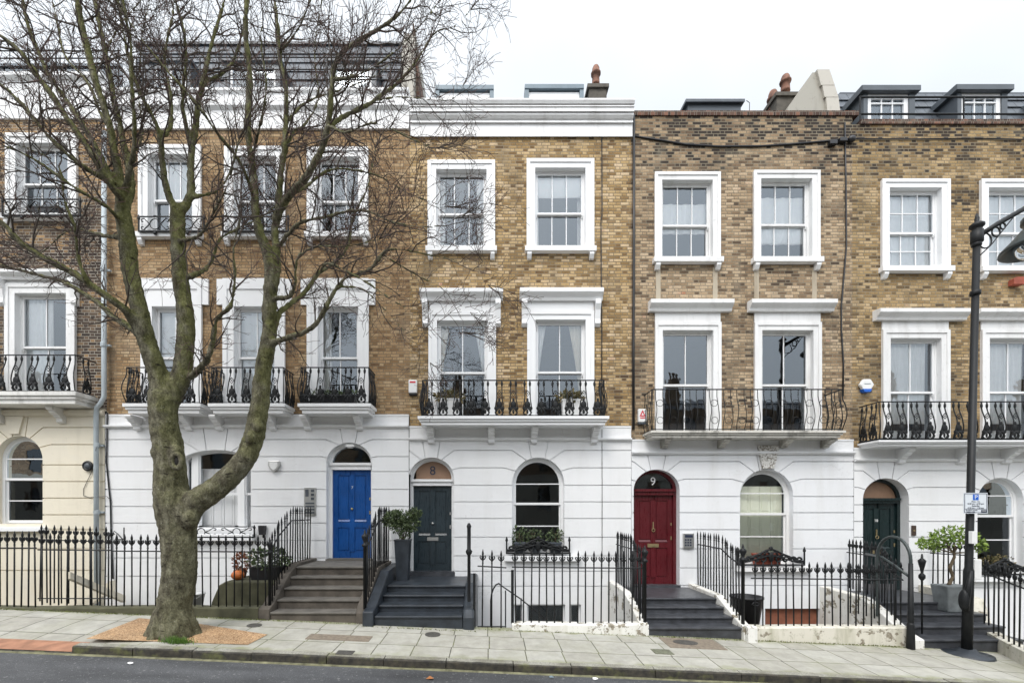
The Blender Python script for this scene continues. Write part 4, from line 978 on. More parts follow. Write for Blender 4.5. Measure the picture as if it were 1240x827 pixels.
HOLES['9'].append(rect(fx(925), fx(991), fz(790), fz(736)))
stucco(H9, '9', X0, X1-.006, fz(532.5), [559, 580, 601, 620.5, 641, 664, 687, 708], [(894.7, 959, 600, 568.5), (766.6, 822, 593, 568.5)], WHITE9, fz(551))
mb = MB(); mb.box(fx(925), fx(991), YF+.06, YF+.10, fz(795), fz(736)); mb.build("basement_board", RUST, H9)
cap(H9, X0, X1-.006, fz(532.5), WHITE9); string(H9, X0+.001, X1-.008, 547, 551, WHITE9)
kb = MB(); kb.prism([(fx(915), fz(540)), (fx(941), fz(540)), (fx(934.5), fz(567.5)), (fx(920.5), fz(567.5))], YF-.10, YF-.046); kb.build("keystone", vermic_mat(), H9)
mb = MB(); mb.prismx([(YF, fz(141)), (YF-.03, fz(141)), (YF-.03, fz(135.5)), (YF+.28, fz(135.5)), (YF+.28, fz(141))], X0+.004, fx(1039)); mb.build("coping", BRK_P, H9)
sh = MB(); xa, xb = fx(899), fx(955); w_ = (xb-xa)/4
for i in range(4):
    a, b = xa+w_*i+.004, xa+w_*(i+1)-.004; yy = YF+.235
    sh.box(a, b, yy, yy+.03, fz(690), fz(588)); sh.box(a+.05, b-.05, yy-.012, yy-.001, fz(618), fz(592)); sh.box(a+.05, b-.05, yy-.012, yy-.001, fz(655), fz(628))
sh.build("shutter", SHUT, w9)
rooms(H9, X0, X1, fz(150), FLO); roof_flat(H9, X0, X1, fz(150))
yd = YF+1.0; d = MB(); xa, xb, z0, z1 = wx(829, yd), wx(900, yd), fz(142), wz(122, yd)
d.prismx([(yd, z0), (yd, z1-.09), (yd+1.3, z1-.09), (yd+1.3, z0)], xa+.08, xb-.06); dd = d.build("rooflight", LEAD, H9)
e = MB(); e.prismx([(yd-.08, z1-.10), (yd-.08, z1-.03), (yd+.6, z1+.01), (yd+1.3, z1-.02), (yd+1.3, z1-.088), (yd-.05, z1-.088)], xa, xb); e.build("lead_flashing", SLATE, dd)
e = MB(); e.tube([(xb+.14, yd, z0), (xb+.16, yd, z1-.06), (xb+.08, yd, z1)], .008, 5); e.build("wire_hook", IRON, dd)
Yg = YF+.5
mb = MB(); mb.prism([(wx(952, Yg), fz(150)), (wx(1020, Yg), fz(150)), (wx(1003, Yg), wz(85, Yg)), (wx(986, Yg), wz(85, Yg)), (wx(956, Yg), wz(128, Yg))], Yg+.06, Yg+2.0); pw = mb.build("party_wall", RENDER, H9)
mb = MB()
pts = [(wx(1022, Yg), fz(150)), (wx(1015.5, Yg), wz(118, Yg)), (wx(1011, Yg), wz(103.5, Yg)), (wx(1004.5, Yg), wz(84, Yg))]
for (a, b) in zip(pts[:-1], pts[1:]):
    d = .35; mb.prism([(a[0], a[1]+.006), (b[0], b[1]-.006), (b[0]-d*.85, b[1]-.006), (a[0]-d*.95, a[1]+.006)], Yg, Yg+2.05)
mb.build("coping_stone", paint_mat("coping_stone", (0.50, 0.47, 0.41), grime=(.2, .19, .16), amt=.4), pw)

# --- number 10
H10 = thing("terraced_house", "stock brick house at the right edge with dark green door and white net curtains", "house", (fx(1071), YF, .3), "terraced houses in one row"); HOLES['10'] = []
X0, X1 = fx(1032), fx(1420)
for dx in (0, 119.5, 239):
    sash_window(H10, 1066+dx, 1147.6+dx, 219.3, 325, 9.3, 3, 2, 2, .46, key='10')
    if dx < 200: sash_window(H10, 1067+dx, 1147.3+dx, 400.6, 540, 9.5, 2, 1, 1, .50, key='10', sill=False, hood=(1056.5+dx, 1165+dx, 377.5, 389.5, False), mat=TRIMW, m2=TRIM)
balcony(H10, 1064.5, 1302, 486.5, 533.5, 540, [1086, 1158, 1213, 1290], unit_px=17, foot=.028)
arched_window(H10, '10', 1181, 1237, 578.5, 607, 696, [600, 654], 626, sill=(1172, 1250, 697, 703))
door_set(H10, '10', 1043, 1098.5, 579, 604, 716, 603, 609, GREEN, GREEN, "10", style=1, furniture=BRASS, fan=COPPER, numpos='door', rec=.17)
brickwall(H10, '10', X0, X1, fz(543), fz(151), BRK_10)
stucco(H10, '10', X0+.002, X1, fz(542.5), [570, 590, 611, 631, 650, 668, 690, 711], [(1181, 1237, 607, 578.5), (1043, 1098.5, 604, 579)], WHITE, fz(559))
cap(H10, X0+.002, X1, fz(542.5), WHITE); string(H10, X0+.003, X1, 556, 559.5, WHITE)
mb = MB(); mb.prismx([(YF, fz(151.5)), (YF-.035, fz(151.5)), (YF-.035, fz(146)), (YF+.28, fz(146)), (YF+.28, fz(151.5))], fx(1041), X1); mb.build("coping", BRK_P, H10)
rooms(H10, X0, X1, fz(160), FLO); roof_flat(H10, X0, X1, fz(158))
Ym = YF+.6; z0, z1 = fz(158), wz(114, Ym+.7); mb = MB(); nrow = 8
for i in range(nrow):
    t0, t1 = i/nrow, (i+1)/nrow; xa, xb = wx(1020, Ym+.4), X1; n_ = 30; o_ = .5 if i % 2 else 0
    for k_ in range(n_+1):
        a = xa+(xb-xa)*max(0, (k_-o_))/n_+.004; b = xa+(xb-xa)*min(n_, (k_+1-o_))/n_-.004
        if b-a < .03: continue
        mb.prismx([(Ym+.7*t0-.03, z0+(z1-z0)*t0), (Ym+.7*t1+.005, z0+(z1-z0)*t1), (Ym+.7*t1+.06, z0+(z1-z0)*t1), (Ym+.7*t0+.06, z0+(z1-z0)*t0)], a, b)
mb.build("mansard_roof", SLATE, H10)
mb = MB(); mb.box(wx(1018, Ym+.7), X1, Ym+.72, Ym+2.5, z1+.002, z1+.06); mb.build("roof_ridge", SLATE, H10)
for (a, b, t) in ((1051, 1101, 104), (1164.5, 1213, 103), (1280, 1330, 103)):
    yd = Ym-.05; d = MB(); xa, xb, za, zb = wx(a, yd), wx(b, yd), fz(156), wz(t+12, yd)
    d.box(xa-.10, xa-.002, yd, yd+1.3, za, zb+.05); d.box(xb+.002, xb+.14, yd, yd+1.3, za, zb+.05)
    d.prismx([(yd-.09, zb+.052), (yd-.09, zb+.17), (yd-.06, zb+.19), (yd+1.4, zb+.20), (yd+1.4, zb+.052)], xa-.20, xb+.2)
    dm = d.build("dormer", LEAD, H10)
    e = MB(); fw = .10
    e.box(xa, xa+fw, yd+.03, yd+.1, za, zb+.05); e.box(xb-fw, xb, yd+.03, yd+.1, za, zb+.05); e.box(xa+fw, xb-fw, yd+.03, yd+.1, zb-.05, zb+.05); e.box(xa+fw, xb-fw, yd+.03, yd+.1, za, za+.09)
    for q in (1, 2): xx = xa+fw+(xb-xa-2*fw)*q/3; e.box(xx-.012, xx+.012, yd+.04, yd+.09, za+.09, zb-.05)
    e.box(xa+fw, xb-fw, yd+.035, yd+.088, zb-.17, zb-.14); e.build("window", TRIM, dm)
    e = MB(); e.box(xa+fw-.01, xb-fw+.01, yd+.07, yd+.074, za+.05, zb-.04); e.build("pane", GLASS, dm)
    e = MB(); e.box(xa+.01, xb-.01, yd+.25, yd+.27, za, zb); e.build("blind", CURT, dm)
mb = MB(); yd = YF+.15
for yy in (118, 138.5): mb.tube([(wx(1041, yd), yd, wz(yy, yd)), (X1, yd, wz(yy, yd))], .021, 6)
for px in (1041.5, 1167, 1292): mb.tube([(wx(px, yd), yd, fz(147)), (wx(px, yd), yd, wz(117, yd))], .018, 6)
mb.build("terrace_rail", IRON, H10)
mb = MB(); mb.prism([(wx(1217, Yg), fz(150)), (wx(1400, Yg), fz(150)), (wx(1400, Yg), wz(40, Yg)), (wx(1300, Yg), wz(60, Yg)), (wx(1222, Yg), wz(126, Yg))], Yg+2.2, Yg+2.5); mb.build("party_wall", RENDER, H10)

# chimneys
def pots(house, stack, P, Y, base_px):
    s_ = MB(); xa, xb = wx(base_px[0], Y), wx(base_px[1], Y); zt = wz(base_px[2], Y); zb = fz(150)
    s_.box(xa+.05, xb-.05, Y, Y+.9, zb, zt-.12); s_.box(xa, xb, Y-.05, Y+.95, zt-.118, zt-.03); s_.box(xa+.04, xb-.04, Y-.01, Y+.9, zt-.028, zt)
    st = s_.build("chimney", SOOTY, house)
    for (px, top, bot, r) in P:
        m = MB(); x = wx(px, Y+.3); z1, z0 = wz(top, Y+.3), wz(bot, Y+.3); h = z1-z0
        m.lathe([(r*1.05, 0), (r, h*.12), (r*.92, h*.50), (r*1.25, h*.53), (r*1.3, h*.62), (r*1.0, h*.68), (r*.95, h*.84), (r*.7, h*.96), (r*.2, h)], (x, Y+.3, z0), 12); m.build("chimney_pot", TERRA, st, True)
pots(H8, None, [(721.5, 80, 104, .10)], YF+1.2, (711, 737, 102))
pots(H9, None, [(951, 91, 112, .105), (936, 110, 136, .11)], YF+.9, (938, 972, 112))

# ------------------------------------------------------------------ curtains and blinds
def tieL(t): return (0, .08+.40*t**1.6)
def tieR(t): return (1-(.08+.50*t**1.5), 1)
yc = YF+.215
curtain("white curtain pulled to the right inside the top window above the charcoal door", fx(577), fx(592), fz(301), fz(207), yc, CURT, waves=5)
curtain("white curtain pulled to the left inside the top window above the charcoal door", fx(528), fx(538), fz(301), fz(207), yc, CURT, waves=4)
curtain("half lowered white roller blind in top window of house with white cornice", fx(648), fx(709), fz(233), fz(206), yc-.02, CURT, waves=.4, amp=.001, name="roller_blind")
curtain("narrow white curtain left of the window with the half lowered blind", fx(648), fx(654), fz(301), fz(207), yc+.06, CURT, waves=3)
curtain("narrow white curtain right of the window with the half lowered blind", fx(702), fx(709), fz(301), fz(207), yc+.06, CURT, waves=3)
curtain("cream curtain draped back to the left, balcony window nearest the tree branches", fx(529), fx(561), fz(500), fz(386), yc, CURTC, tieL, 7)
curtain("cream curtain draped back to the right, balcony window nearest the tree branches", fx(560), fx(591), fz(500), fz(386), yc, CURT, tieR, 7)
curtain("white curtain draped back to the left, balcony window right of the alarm box with planters", fx(648), fx(680), fz(500), fz(386), yc, CURT, tieL, 7)
curtain("white curtain draped back to the right, balcony window right of the alarm box with planters", fx(676), fx(709), fz(512), fz(386), yc, CURTC, tieR, 8)
for i, (dx, w) in enumerate(((0, "left of the lamp post"), (119.5, "right of the lamp post"))):
    curtain("white net curtain filling the balcony window %s" % w, fx(1084+dx), fx(1131+dx), fz(540), fz(411), yc, CURT, waves=9)
    curtain("white voile blind across the top floor window %s" % w, fx(1076+dx), fx(1137+dx), fz(325), fz(230), yc-.01, CURT, waves=4, amp=.008, name="roller_blind")
curtain("pale panel blind low in the left top window under the sooty brickwork", fx(801), fx(862), fz(277), fz(240), yc, CURT, waves=3, amp=.01, name="roller_blind")
curtain("pale panel blind low in the right top window under the sooty brickwork", fx(920), fx(983), fz(290), fz(232), yc, CURT, waves=3, amp=.01, name="roller_blind")
curtain("grey white curtain hanging in the left balcony window of the dark brick house", fx(18), fx(54), fz(477), fz(357), yc, CURT, waves=6)
curtain("pale blind drawn down behind the balcony window between the two tree limbs", fx(282), fx(335), fz(494), fz(372), yc, CURT, waves=2, amp=.006, name="roller_blind")
curtain("pale blind behind the balcony window left of the trunk fork", fx(186), fx(233), fz(440), fz(372), yc, CURT, waves=2, amp=.006, name="roller_blind")
curtain("white curtain left inside the balcony window above the blue door", fx(386), fx(398), fz(494), fz(372), yc, CURT, waves=4)
curtain("white drawn curtain in the top window left of the tallest tree limb", fx(181), fx(236), fz(240), fz(192), yc, CURT, waves=8)

# ------------------------------------------------------------------ steps, low walls
def front_steps(label, spec, x0, x1, zbot, mat, tread=None):
    """spec: list of (Y of the nosing, z of the tread), lowest first"""
    root = thing("front_steps", label, "steps", ((x0+x1)/2, spec[0][0], zbot), "front steps up to the house doors")
    zlast = zbot
    for i, (Y, z) in enumerate(spec):
        mb = MB(); nz = .04
        mb.box(x0, x1, Y+.03, YF-.06, zlast, z-nz-.001); mb.build("riser", mat, root)
        mb = MB(); mb.box(x0-.004*(i % 2), x1+.004*(i % 2), Y, YF-.055, z-nz, z); mb.build("landing" if i == len(spec)-1 else "tread", tread or mat, root, bevel=.012)
        zlast = z
    return root
front_steps("five worn brown stone steps rising to the blue door", [(7.95, .32), (8.22, .49), (8.49, .66), (8.76, .83), (9.03, 1.0)], -3.92, -2.39, -.1, STEPG, STEPT)
front_steps("black painted steps leading to the charcoal door", [(7.86, .27), (8.18, .395), (8.51, .52), (8.84, .65)], -2.035, -.485, -.2, STEPB)
front_steps("dark slate steps in front of the red door", [(7.95, .045), (8.25, .165), (8.55, .285), (8.85, .40)], 2.83, 4.50, -.5, TILE)
front_steps("dark stone steps beside the lamp post below the dark green door", [(7.95, -.17), (8.25, -.01), (8.55, .15), (8.85, .32)], 7.72, 9.55, -.8, TILE)
def flank(label, x0, x1, prof, mat, bev=.015, name="flank_wall"):
    mb = MB(); mb.prismx(prof+[(prof[-1][0], -2.2), (prof[0][0], -2.2)], x0, x1)
    return tag(mb.build(name, mat, None, bevel=bev), label, "low wall", "sloping side walls of the steps")
WB = YF-.05
flank("curved brown stone side wall left of the steps to the blue door", -4.12, -3.925, [(WB, 1.06), (9.15, 1.06), (8.75, .90), (8.35, .62), (8.1, .44), (7.93, .38)], STEPG)
flank("narrow brown stone side wall between the brown steps and the black steps", -2.385, -2.235, [(WB, 1.0), (9.0, 1.0), (8.0, .40), (7.95, .30)], STEPG)
flank("black painted side wall with sloping top left of the black steps", -2.23, -2.04, [(WB, .95), (9.05, .92), (8.0, .40), (7.80, .36)], STEPB, .02)
flank("black painted rounded side wall right of the black steps", -.48, -.27, [(WB, .72), (8.9, .70), (8.15, .40), (7.98, .36), (7.85, .24)], STEPB, .05)
flank("flaking white side wall left of the red door steps", 2.68, 2.82, [(WB, .55), (8.95, .52), (8.5, .34), (8.1, .16), (7.95, .13)], FLAKE)
flank("flaking white side wall right of the red door steps", 4.51, 4.66, [(WB, .48), (8.9, .46), (8.4, .24), (8.05, .10), (7.9, .06)], FLAKE)
flank("broken white side wall left of the dark green door steps", 7.50, 7.71, [(WB, .42), (9.0, .38), (8.5, .14), (8.1, -.10), (7.9, -.16)], FLAKE)
def lowwall(label, x0, x1, zt, mat, y0=7.95, y1=8.16, zb=-2.2, n=8, seed=1):
    r = random.Random(seed); mb = MB(); vs = []
    for i in range(n+1):
        x = x0+(x1-x0)*i/n; d = r.uniform(-.012, .012); z = zt+r.uniform(-.010, .010)
        vs += [(x, y0+d, zb), (x, y0+d, z-.02), (x, y0+.03+d, z), (x, y1, z), (x, y1, zb)]
    fs = []
    for i in range(n):
        for j in range(4): a = i*5+j; fs.append((a, a+5, a+6, a+1))
    fs += [(4, 3, 2, 1, 0), tuple(n*5+j for j in range(5))]
    mb.add(vs, [tuple(reversed(f)) for f in fs] if False else fs)
    return tag(mb.build("plinth_wall", mat), label, "low wall", "low walls carrying the railings")
lowwall("long mossy stone kerb under the railings behind the tree", -14, -4.13, .40, MOSS, n=24, seed=2)
lowwall("white painted plinth below the railings right of the black steps", .40, 2.84, .105, FLAKE, n=10, seed=5)
lowwall("lichen stained white plinth below the railings right of the red door", 4.70, 7.49, .05, LICHEN, n=10, seed=6)
lowwall("white corner block at the foot of the red door steps", 4.52, 4.69, .10, FLAKE, 7.80, 7.92, n=3, seed=9)
# the skewed plinth at the right edge
def pathwall(label, pts, h0, th, mat):
    mb = MB()
    for i in range(len(pts)-1):
        (xa, ya, za), (xb, yb, zb) = pts[i], pts[i+1]; d = Vector((xb-xa, yb-ya)); d.normalize(); nx, ny = -d.y*th, d.x*th
        mb.add([(xa, ya, h0), (xb, yb, h0), (xb+nx, yb+ny, h0), (xa+nx, ya+ny, h0), (xa, ya, za), (xb, yb, zb), (xb+nx, yb+ny, zb), (xa+nx, ya+ny, za)], [(0, 3, 2, 1), (4, 5, 6, 7), (0, 1, 5, 4), (1, 2, 6, 5), (2, 3, 7, 6), (3, 0, 4, 7)])
    return tag(mb.build("plinth_wall", mat), label, "low wall", "low walls carrying the railings")
pathwall("stained stone plinth slanting forward behind the lamp post", [(9.75, WB, .45), (9.68, 9.0, .38), (9.36, 8.55, -.10), (8.98, 7.75, -.17), (8.55, 6.9, -.20), (8.2, 6.2, -.24)], -2.2, .2, LICHEN)
mb = MB(); mb.prism([(-5.36, .25), (-4.13, .25), (-4.13, .77), (-5.08, .77), (-5.2, .70), (-5.34, .38)], 8.55, WB); tag(mb.build("stone_ramp", MOSS, None, bevel=.03), "sloping mossy stone block in the area left of the brown steps", "stone block")
mb = MB(); mb.box(-2.37, 4.6, 8.3, 8.3001, -3.1, -3.0)

# ------------------------------------------------------------------ railings
def z_(py, Y): return wz(py, Y)
railing("long run of black spearhead railings on the mossy kerb at the left edge", [(-13.0, 8.05, .38, 1.66), (wx(44, 8.05), 8.05, .38, 1.655)], .128)
railing("stretch of black spearhead railings passing behind the tree trunk", [(wx(136, 8.05), 8.05, .38, 1.60), (-4.03, 8.05, .38, 1.585)], .142, skip=())
railing("black iron gate between the two left railings", [(wx(46, 8.08), 8.08, .42, 1.62), (wx(134, 8.08), 8.08, .42, 1.61)], .15, low=.12, group=None, name="iron_gate", newel=None)
railing("taller black railing set back in the area of the cream house", [(wx(44, 9.0), 9.0, .3, wz(641, 9.0)), (wx(136, 9.0), 9.0, .2, wz(644, 9.0))], .145)
railing("black railing climbing the left side of the brown steps", [(-3.96, 8.08, .44, 1.62), (-4.02, 8.5, .72, 1.85), (-4.04, 9.1, 1.06, 2.13), (-4.04, 10.05, 1.06, 2.13)], .125, style='spear', newel=[(-3.975, 8.06, .42, 1.60, .026)])
railing("black railing on the side wall between the blue door and the charcoal door", [(-2.24, 8.05, .42, 1.62), (-2.25, 8.55, .70, 1.86), (-2.26, 9.05, .95, 2.12), (-2.27, 10.05, .98, 2.13)], .125, style='spear', newel=[(-2.235, 7.98, .38, 1.74, .03)])
nw = MB(); nw.lathe([(.05, .30), (.055, .34), (.03, .42), (.03, 1.30), (.055, 1.34), (.06, 1.38), (.035, 1.42), (.035, 1.80), (.045, 1.84), (.02, 1.90)], (-.385, 8.28, 0), 12)
tag(nw.build("iron_post", IRON, None, True), "single stout black iron post on the right of the black steps", "post")
railing("tall black gate railing right of the black steps", [(-.22, 8.05, -.02, 1.33), (.30, 8.05, -.02, 1.30)], .17, low=.06, group=None, name="iron_gate", newel=None)
mb = MB(); mb.box(-.30, -.255, 8.02, 8.06, -.1, 1.0); mb.box(.385, .435, 8.03, 8.07, .1, 1.06)
mb.build("gate_post", IRON, bpy.data.objects["iron_gate.001"])
bpy.data.objects[-1] if False else None
railing("black fleur de lis railing on the white plinth below the arched window", [(.40, 8.05, .10, 1.31), (2.80, 8.05, .10, 1.29)], .140)
railing("black railing up the left side of the red door steps", [(2.78, 8.06, .14, 1.36), (2.80, 8.5, .34, 1.42), (2.83, 8.95, .5, 1.57), (2.85, 10.05, .52, 1.58)], .125, style='spear', newel=[(2.78, 7.99, .12, 1.46, .03)])
railing("black railing up the right side of the red door steps", [(4.55, 8.08, .10, 1.35), (4.60, 8.5, .28, 1.42), (4.64, 8.95, .46, 1.57), (4.68, 10.05, .47, 1.58)], .125, style='spear', newel=[(4.56, 8.03, .06, 1.48, .03)])
railing("black fleur de lis railing on the lichen stained plinth by the plastic bin", [(4.72, 8.05, .05, 1.11), (7.45, 8.05, .05, 1.08)], .140)
railing("black railing up the left side of the dark green door steps", [(7.60, 8.2, -.05, 1.05), (7.68, 8.6, .2, 1.22), (7.85, 9.0, .38, 1.40), (8.05, 10.05, .40, 1.40)], .125)
railing("short black railing crossing the steps below the dark green door", [(7.0, 8.75, .15, 1.00), (7.5, 8.6, .05, .98)], .13)
railing("black railing beside the lead planter right of the dark green door", [(9.93, 10.05, .42, 1.38), (9.78, 9.05, .36, 1.42)], .135)
railing("black railing slanting forward behind the lamp post", [(9.44, 8.55, -.10, 1.12), (9.06, 7.75, -.17, 1.02), (8.63, 6.9, -.20, .95), (8.3, 6.3, -.22, .93)], .150, rail_drop=.16)
# hooped handrail and urn post
root = thing("hoop_handrail", "tall black hooped handrail at the foot of the dark green door steps", "handrail", (7.42, 7.86, zp(7.42, 7.86)))
mb = MB(); mb.tube([(7.42, 7.86, -.45), (7.42, 7.86, .2), (7.42, 7.86, 1.2)], [.05, .046, .034], 10); mb.lathe([(.066, -.45), (.06, -.1), (.054, .12), (.045, .16)], (7.42, 7.86, 0), 10); mb.build("post", IRON, root, True)
mb = MB(); mb.tube([(7.42, 7.86, 1.15)]+[(7.42+.02*(1-cos(a)), 8.22-.36*cos(a), 1.25+.40*sin(a)) for a in [pi*i/14 for i in range(15)]]+[(7.46, 8.58, .6), (7.46, 8.58, .1)], .026, 8, False); mb.build("hoop", IRONG, root, True)
mb = MB(); mb.tube([(7.43, 7.88, .95), (7.45, 8.2, 1.12), (7.47, 8.5, 1.25), (7.6, 9.0, 1.26)], .022, 6); mb.build("lower_rail", IRONG, root, True)
up = MB(); up.lathe([(.014, -.12), (.016, .85), (.05, .90), (.05, .95), (.02, .99), (.026, 1.05), (.055, 1.18), (.06, 1.22), (.02, 1.26), (.012, 1.34)], (7.90, 8.15, 0), 10)
tag(up.build("iron_post", IRON, None, True), "thin black iron post with urn top beside the hooped handrail", "post")
# area handrails
mb = MB(); mb.tube([(.02, 8.3, -.3), (.02, 8.3, .45), (.035, 8.3, .58), (.07, 8.3, .68), (.12, 8.32, .75), (.18, 8.36, .77)], .014, 6); mb.tube([(.17, 8.36, .76), (.6, 8.8, .40), (1.4, 9.6, -.35)], .013, 6); mb.tube([(.3, 8.45, -.6), (.3, 8.45, .62)], .012, 6); mb.tube([(.62, 8.82, -.8), (.62, 8.82, .4)], .012, 6)
tag(mb.build("area_handrail", IRON, None, True), "slim black handrail running down into the area behind the white plinth", "handrail")
mb = MB(); mb.prismx([(8.6, .95), (8.6, .82), (9.9, .10), (9.9, .25)], wx(85, 8.7), wx(85, 8.7)+.1); mb.prism([(wx(75, 9.6), -.3), (wx(133, 9.6), .4), (wx(133, 9.6), .62), (wx(75, 9.6), -.05)], 9.6, 9.75)
tag(mb.build("flank_wall", CREAM), "cream side wall of the area stair behind the iron gate", "low wall", "sloping side walls of the steps")

# ------------------------------------------------------------------ small things on the fronts
def alarm(label, px0, px1, py0, py1, cat="alarm box", strip=None):
    x0, x1, z1, z0 = fx(px0), fx(px1), fz(py0), fz(py1)
    r = thing("alarm_box", label, cat, ((x0+x1)/2, YF, z0)); mb = MB(); mb.box(x0, x1, YF-.09, YF-.002, z0+.04, z1); mb.build("cover", PLAST, r, bevel=.015)
    mb = MB(); mb.box(x0+.006, x1-.006, YF-.08, YF-.002, z0, z0+.038); mb.build("base", strip or PLAST, r); return r
a = alarm("plain white alarm box on yellow brick left of the long balcony", 495.5, 505.5, 461, 479, strip=BLKP)
mb = MB(); mb.box(fx(497), fx(504), YF-.094, YF-.091, fz(465), fz(463)); mb.build("red_stripe", REDINK, a)
a = alarm("white alarm box marked with a red triangle beside the hooped balcony", 771.5, 781.5, 496, 514, strip=SLATE)
c = (fx(776.5), fz(502)); mb = MB(); mb.prism([(c[0]-.07, c[1]-.06), (c[0]+.07, c[1]-.06), (c[0], c[1]+.09)], YF-.094, YF-.0905); mb.box(c[0]-.055, c[0]+.055, YF-.094, YF-.0905, c[1]-.105, c[1]-.08); em = mb.build("emblem", REDINK, a)
mb = MB(); mb.prism([(c[0]-.03, c[1]-.035), (c[0]+.03, c[1]-.035), (c[0], c[1]+.03)], YF-.097, YF-.0945); mb.build("emblem_centre", PLAST, em)
r = thing("alarm_box", "white hexagonal alarm box with blue base on the brick right of the hooped balcony", "alarm box", (fx(1046), YF, fz(467)))
c = (fx(1046), fz(467)); R_ = .16; hx = [(c[0]+R_*cos(pi/3*i), c[1]+R_*.9*sin(pi/3*i)) for i in range(6)]
mb = MB(); mb.prism(hx, YF-.10, YF-.02); mb.build("cover", PLAST, r, bevel=.02)
mb = MB(); mb.prism([(c[0]-.10, c[1]-.10), (c[0]+.10, c[1]-.10), (c[0]+.07, c[1]-.165), (c[0]-.07, c[1]-.165)], YF-.108, YF-.002); mb.build("base", BLUEINK, r)
mb = MB(); mb.box(c[0]-.07, c[0]+.07, YF-.104, YF-.101, c[1]+.01, c[1]+.025); mb.build("mark", ZINC, r)
r = thing("alarm_box", "grey shield shaped alarm box between arched window and blue door", "alarm box", (fx(334), YF, fz(565)))
c = (fx(334.5), fz(564)); sh_ = [(c[0]-.12, c[1]+.10), (c[0]+.12, c[1]+.10), (c[0]+.13, c[1]), (c[0]+.08, c[1]-.09), (c[0], c[1]-.15), (c[0]-.08, c[1]-.09), (c[0]-.13, c[1])]
mb = MB(); mb.prism(sh_, YF-.13, YF-.046); mb.build("cover", STEEL, r, bevel=.01)
mb = MB(); mb.prism([(p[0]*.72+c[0]*.28, p[1]*.72+c[1]*.28) for p in sh_], YF-.136, YF-.131); mb.build("emblem", PLAST, r)
# intercoms
r = thing("intercom_panel", "tall steel entry panel with letter slots left of the blue door", "intercom", (fx(377), YF, fz(624))); x0, x1, z0, z1 = fx(370), fx(384), fz(624), fz(590.5)
mb = MB(); mb.box(x0, x1, YF-.075, YF-.046, z0, z1); mb.build("plate", STEEL, r)
mb = MB()
for i in range(4): mb.box(x0+.03, x1-.03, YF-.083, YF-.077, z0+.05+i*.07, z0+.085+i*.07)
mb.box(x0+.03, x0+.10, YF-.083, YF-.077, z1-.2, z1-.04)
for i in range(3): mb.box(x1-.11, x1-.04, YF-.083, YF-.077, z1-.1-i*.09, z1-.04-i*.09)
mb.build("button", SLATE, r)
r = thing("intercom_panel", "small grey keypad on the white wall right of the red door", "intercom", (fx(831), YF, fz(663))); x0, x1, z0, z1 = fx(825.5), fx(838), fz(663), fz(645.5)
mb = MB(); mb.box(x0, x1, YF-.10, YF-.046, z0, z1); mb.build("plate", STEEL, r)
mb = MB()
for i in range(3):
    for j in range(3): mb.box(x0+.03+j*.055, x0+.065+j*.055, YF-.106, YF-.101, z0+.05+i*.06, z0+.085+i*.06)
mb.box(x0+.03, x1-.03, YF-.106, YF-.101, z1-.09, z1-.03); mb.build("button", DARKINK, r)
r = thing("intercom_panel", "dark brass bell plate beside the dark green door", "intercom", (fx(1093), YF, fz(647))); mb = MB(); mb.box(fx(1101), fx(1106), YF-.07, YF-.046, fz(648), fz(636)); mb.build("plate", plain("dark_bronze", (0.06, 0.04, 0.03), .4), r)
mb = MB(); mb.box(fx(1102.5), fx(1104.5), YF-.076, YF-.071, fz(643), fz(641)); mb.build("button", BRASS, r)
# wall lights
r = thing("wall_light", "black box shaped wall light right of the three part window", "lamp", (fx(321), YF, fz(648))); mb = MB(); mb.prism([(fx(317), fz(636)), (fx(324.5), fz(636)), (fx(323.5), fz(647)), (fx(318), fz(647))], YF-.17, YF-.06); mb.build("shade", BLKP, r)
mb = MB(); mb.box(fx(319.5), fx(322), YF-.06, YF-.046, fz(651), fz(640)); mb.build("bracket", IRON, r)
r = thing("wall_light", "round black bulkhead light on the cream wall", "lamp", (fx(110.5), YF, fz(565))); mb = MB(); mb.torus((fx(110.5), YF-.09, fz(564.5)), .09, .03, 18, 8); mb.build("rim", BLKP, r, True)
mb = MB(); mb.ball((fx(110.5), YF-.09, fz(564.5)), (.075, .05, .075), 12, 8); mb.build("lens", SLATE, r, True)
r = thing("wall_light", "small white lamp under the arch of the blue door", "lamp", (fx(424), YF, fz(538))); mb = MB(); mb.box(fx(419), fx(429), YF-.03, YF+.06, fz(541), fz(538)); mb.build("housing", PLAST, r)
mb = MB(); mb.box(fx(421), fx(427), YF-.02, YF+.05, fz(542.5), fz(541.1)); mb.build("lens", STEEL, r)
mb = MB(); x, z = fx(148), fz(650); mb.tube([(x+.08, YF-.05, z+.22), (x+.08, YF-.05, z-.05), (x+.08, YF-.08, z-.05), (x-.08, YF-.10, z-.05)], .012, 6); mb.tube([(x+.08, YF-.09, z-.04), (x-.02, YF-.10, z+.08), (x-.10, YF-.10, z+.14), (x-.12, YF-.10, z+.09), (x-.08, YF-.10, z+.07)], .010, 6)
tag(mb.build("basket_bracket", IRON, None, True), "scrolled black bracket on white wall right of the drainpipe", "bracket")
r = thing("air_vent", "small red vent box on the brick right of the lamp post", "vent", (fx(1226), YF, fz(344))); mb = MB(); mb.prism([(fx(1220.5), fz(347)), (fx(1220.5), fz(341)), (fx(1224), fz(338.5)), (fx(1233), fz(338.5)), (fx(1233.5), fz(347))], YF-.12, YF-.002); mb.build("cover", REDB, r)
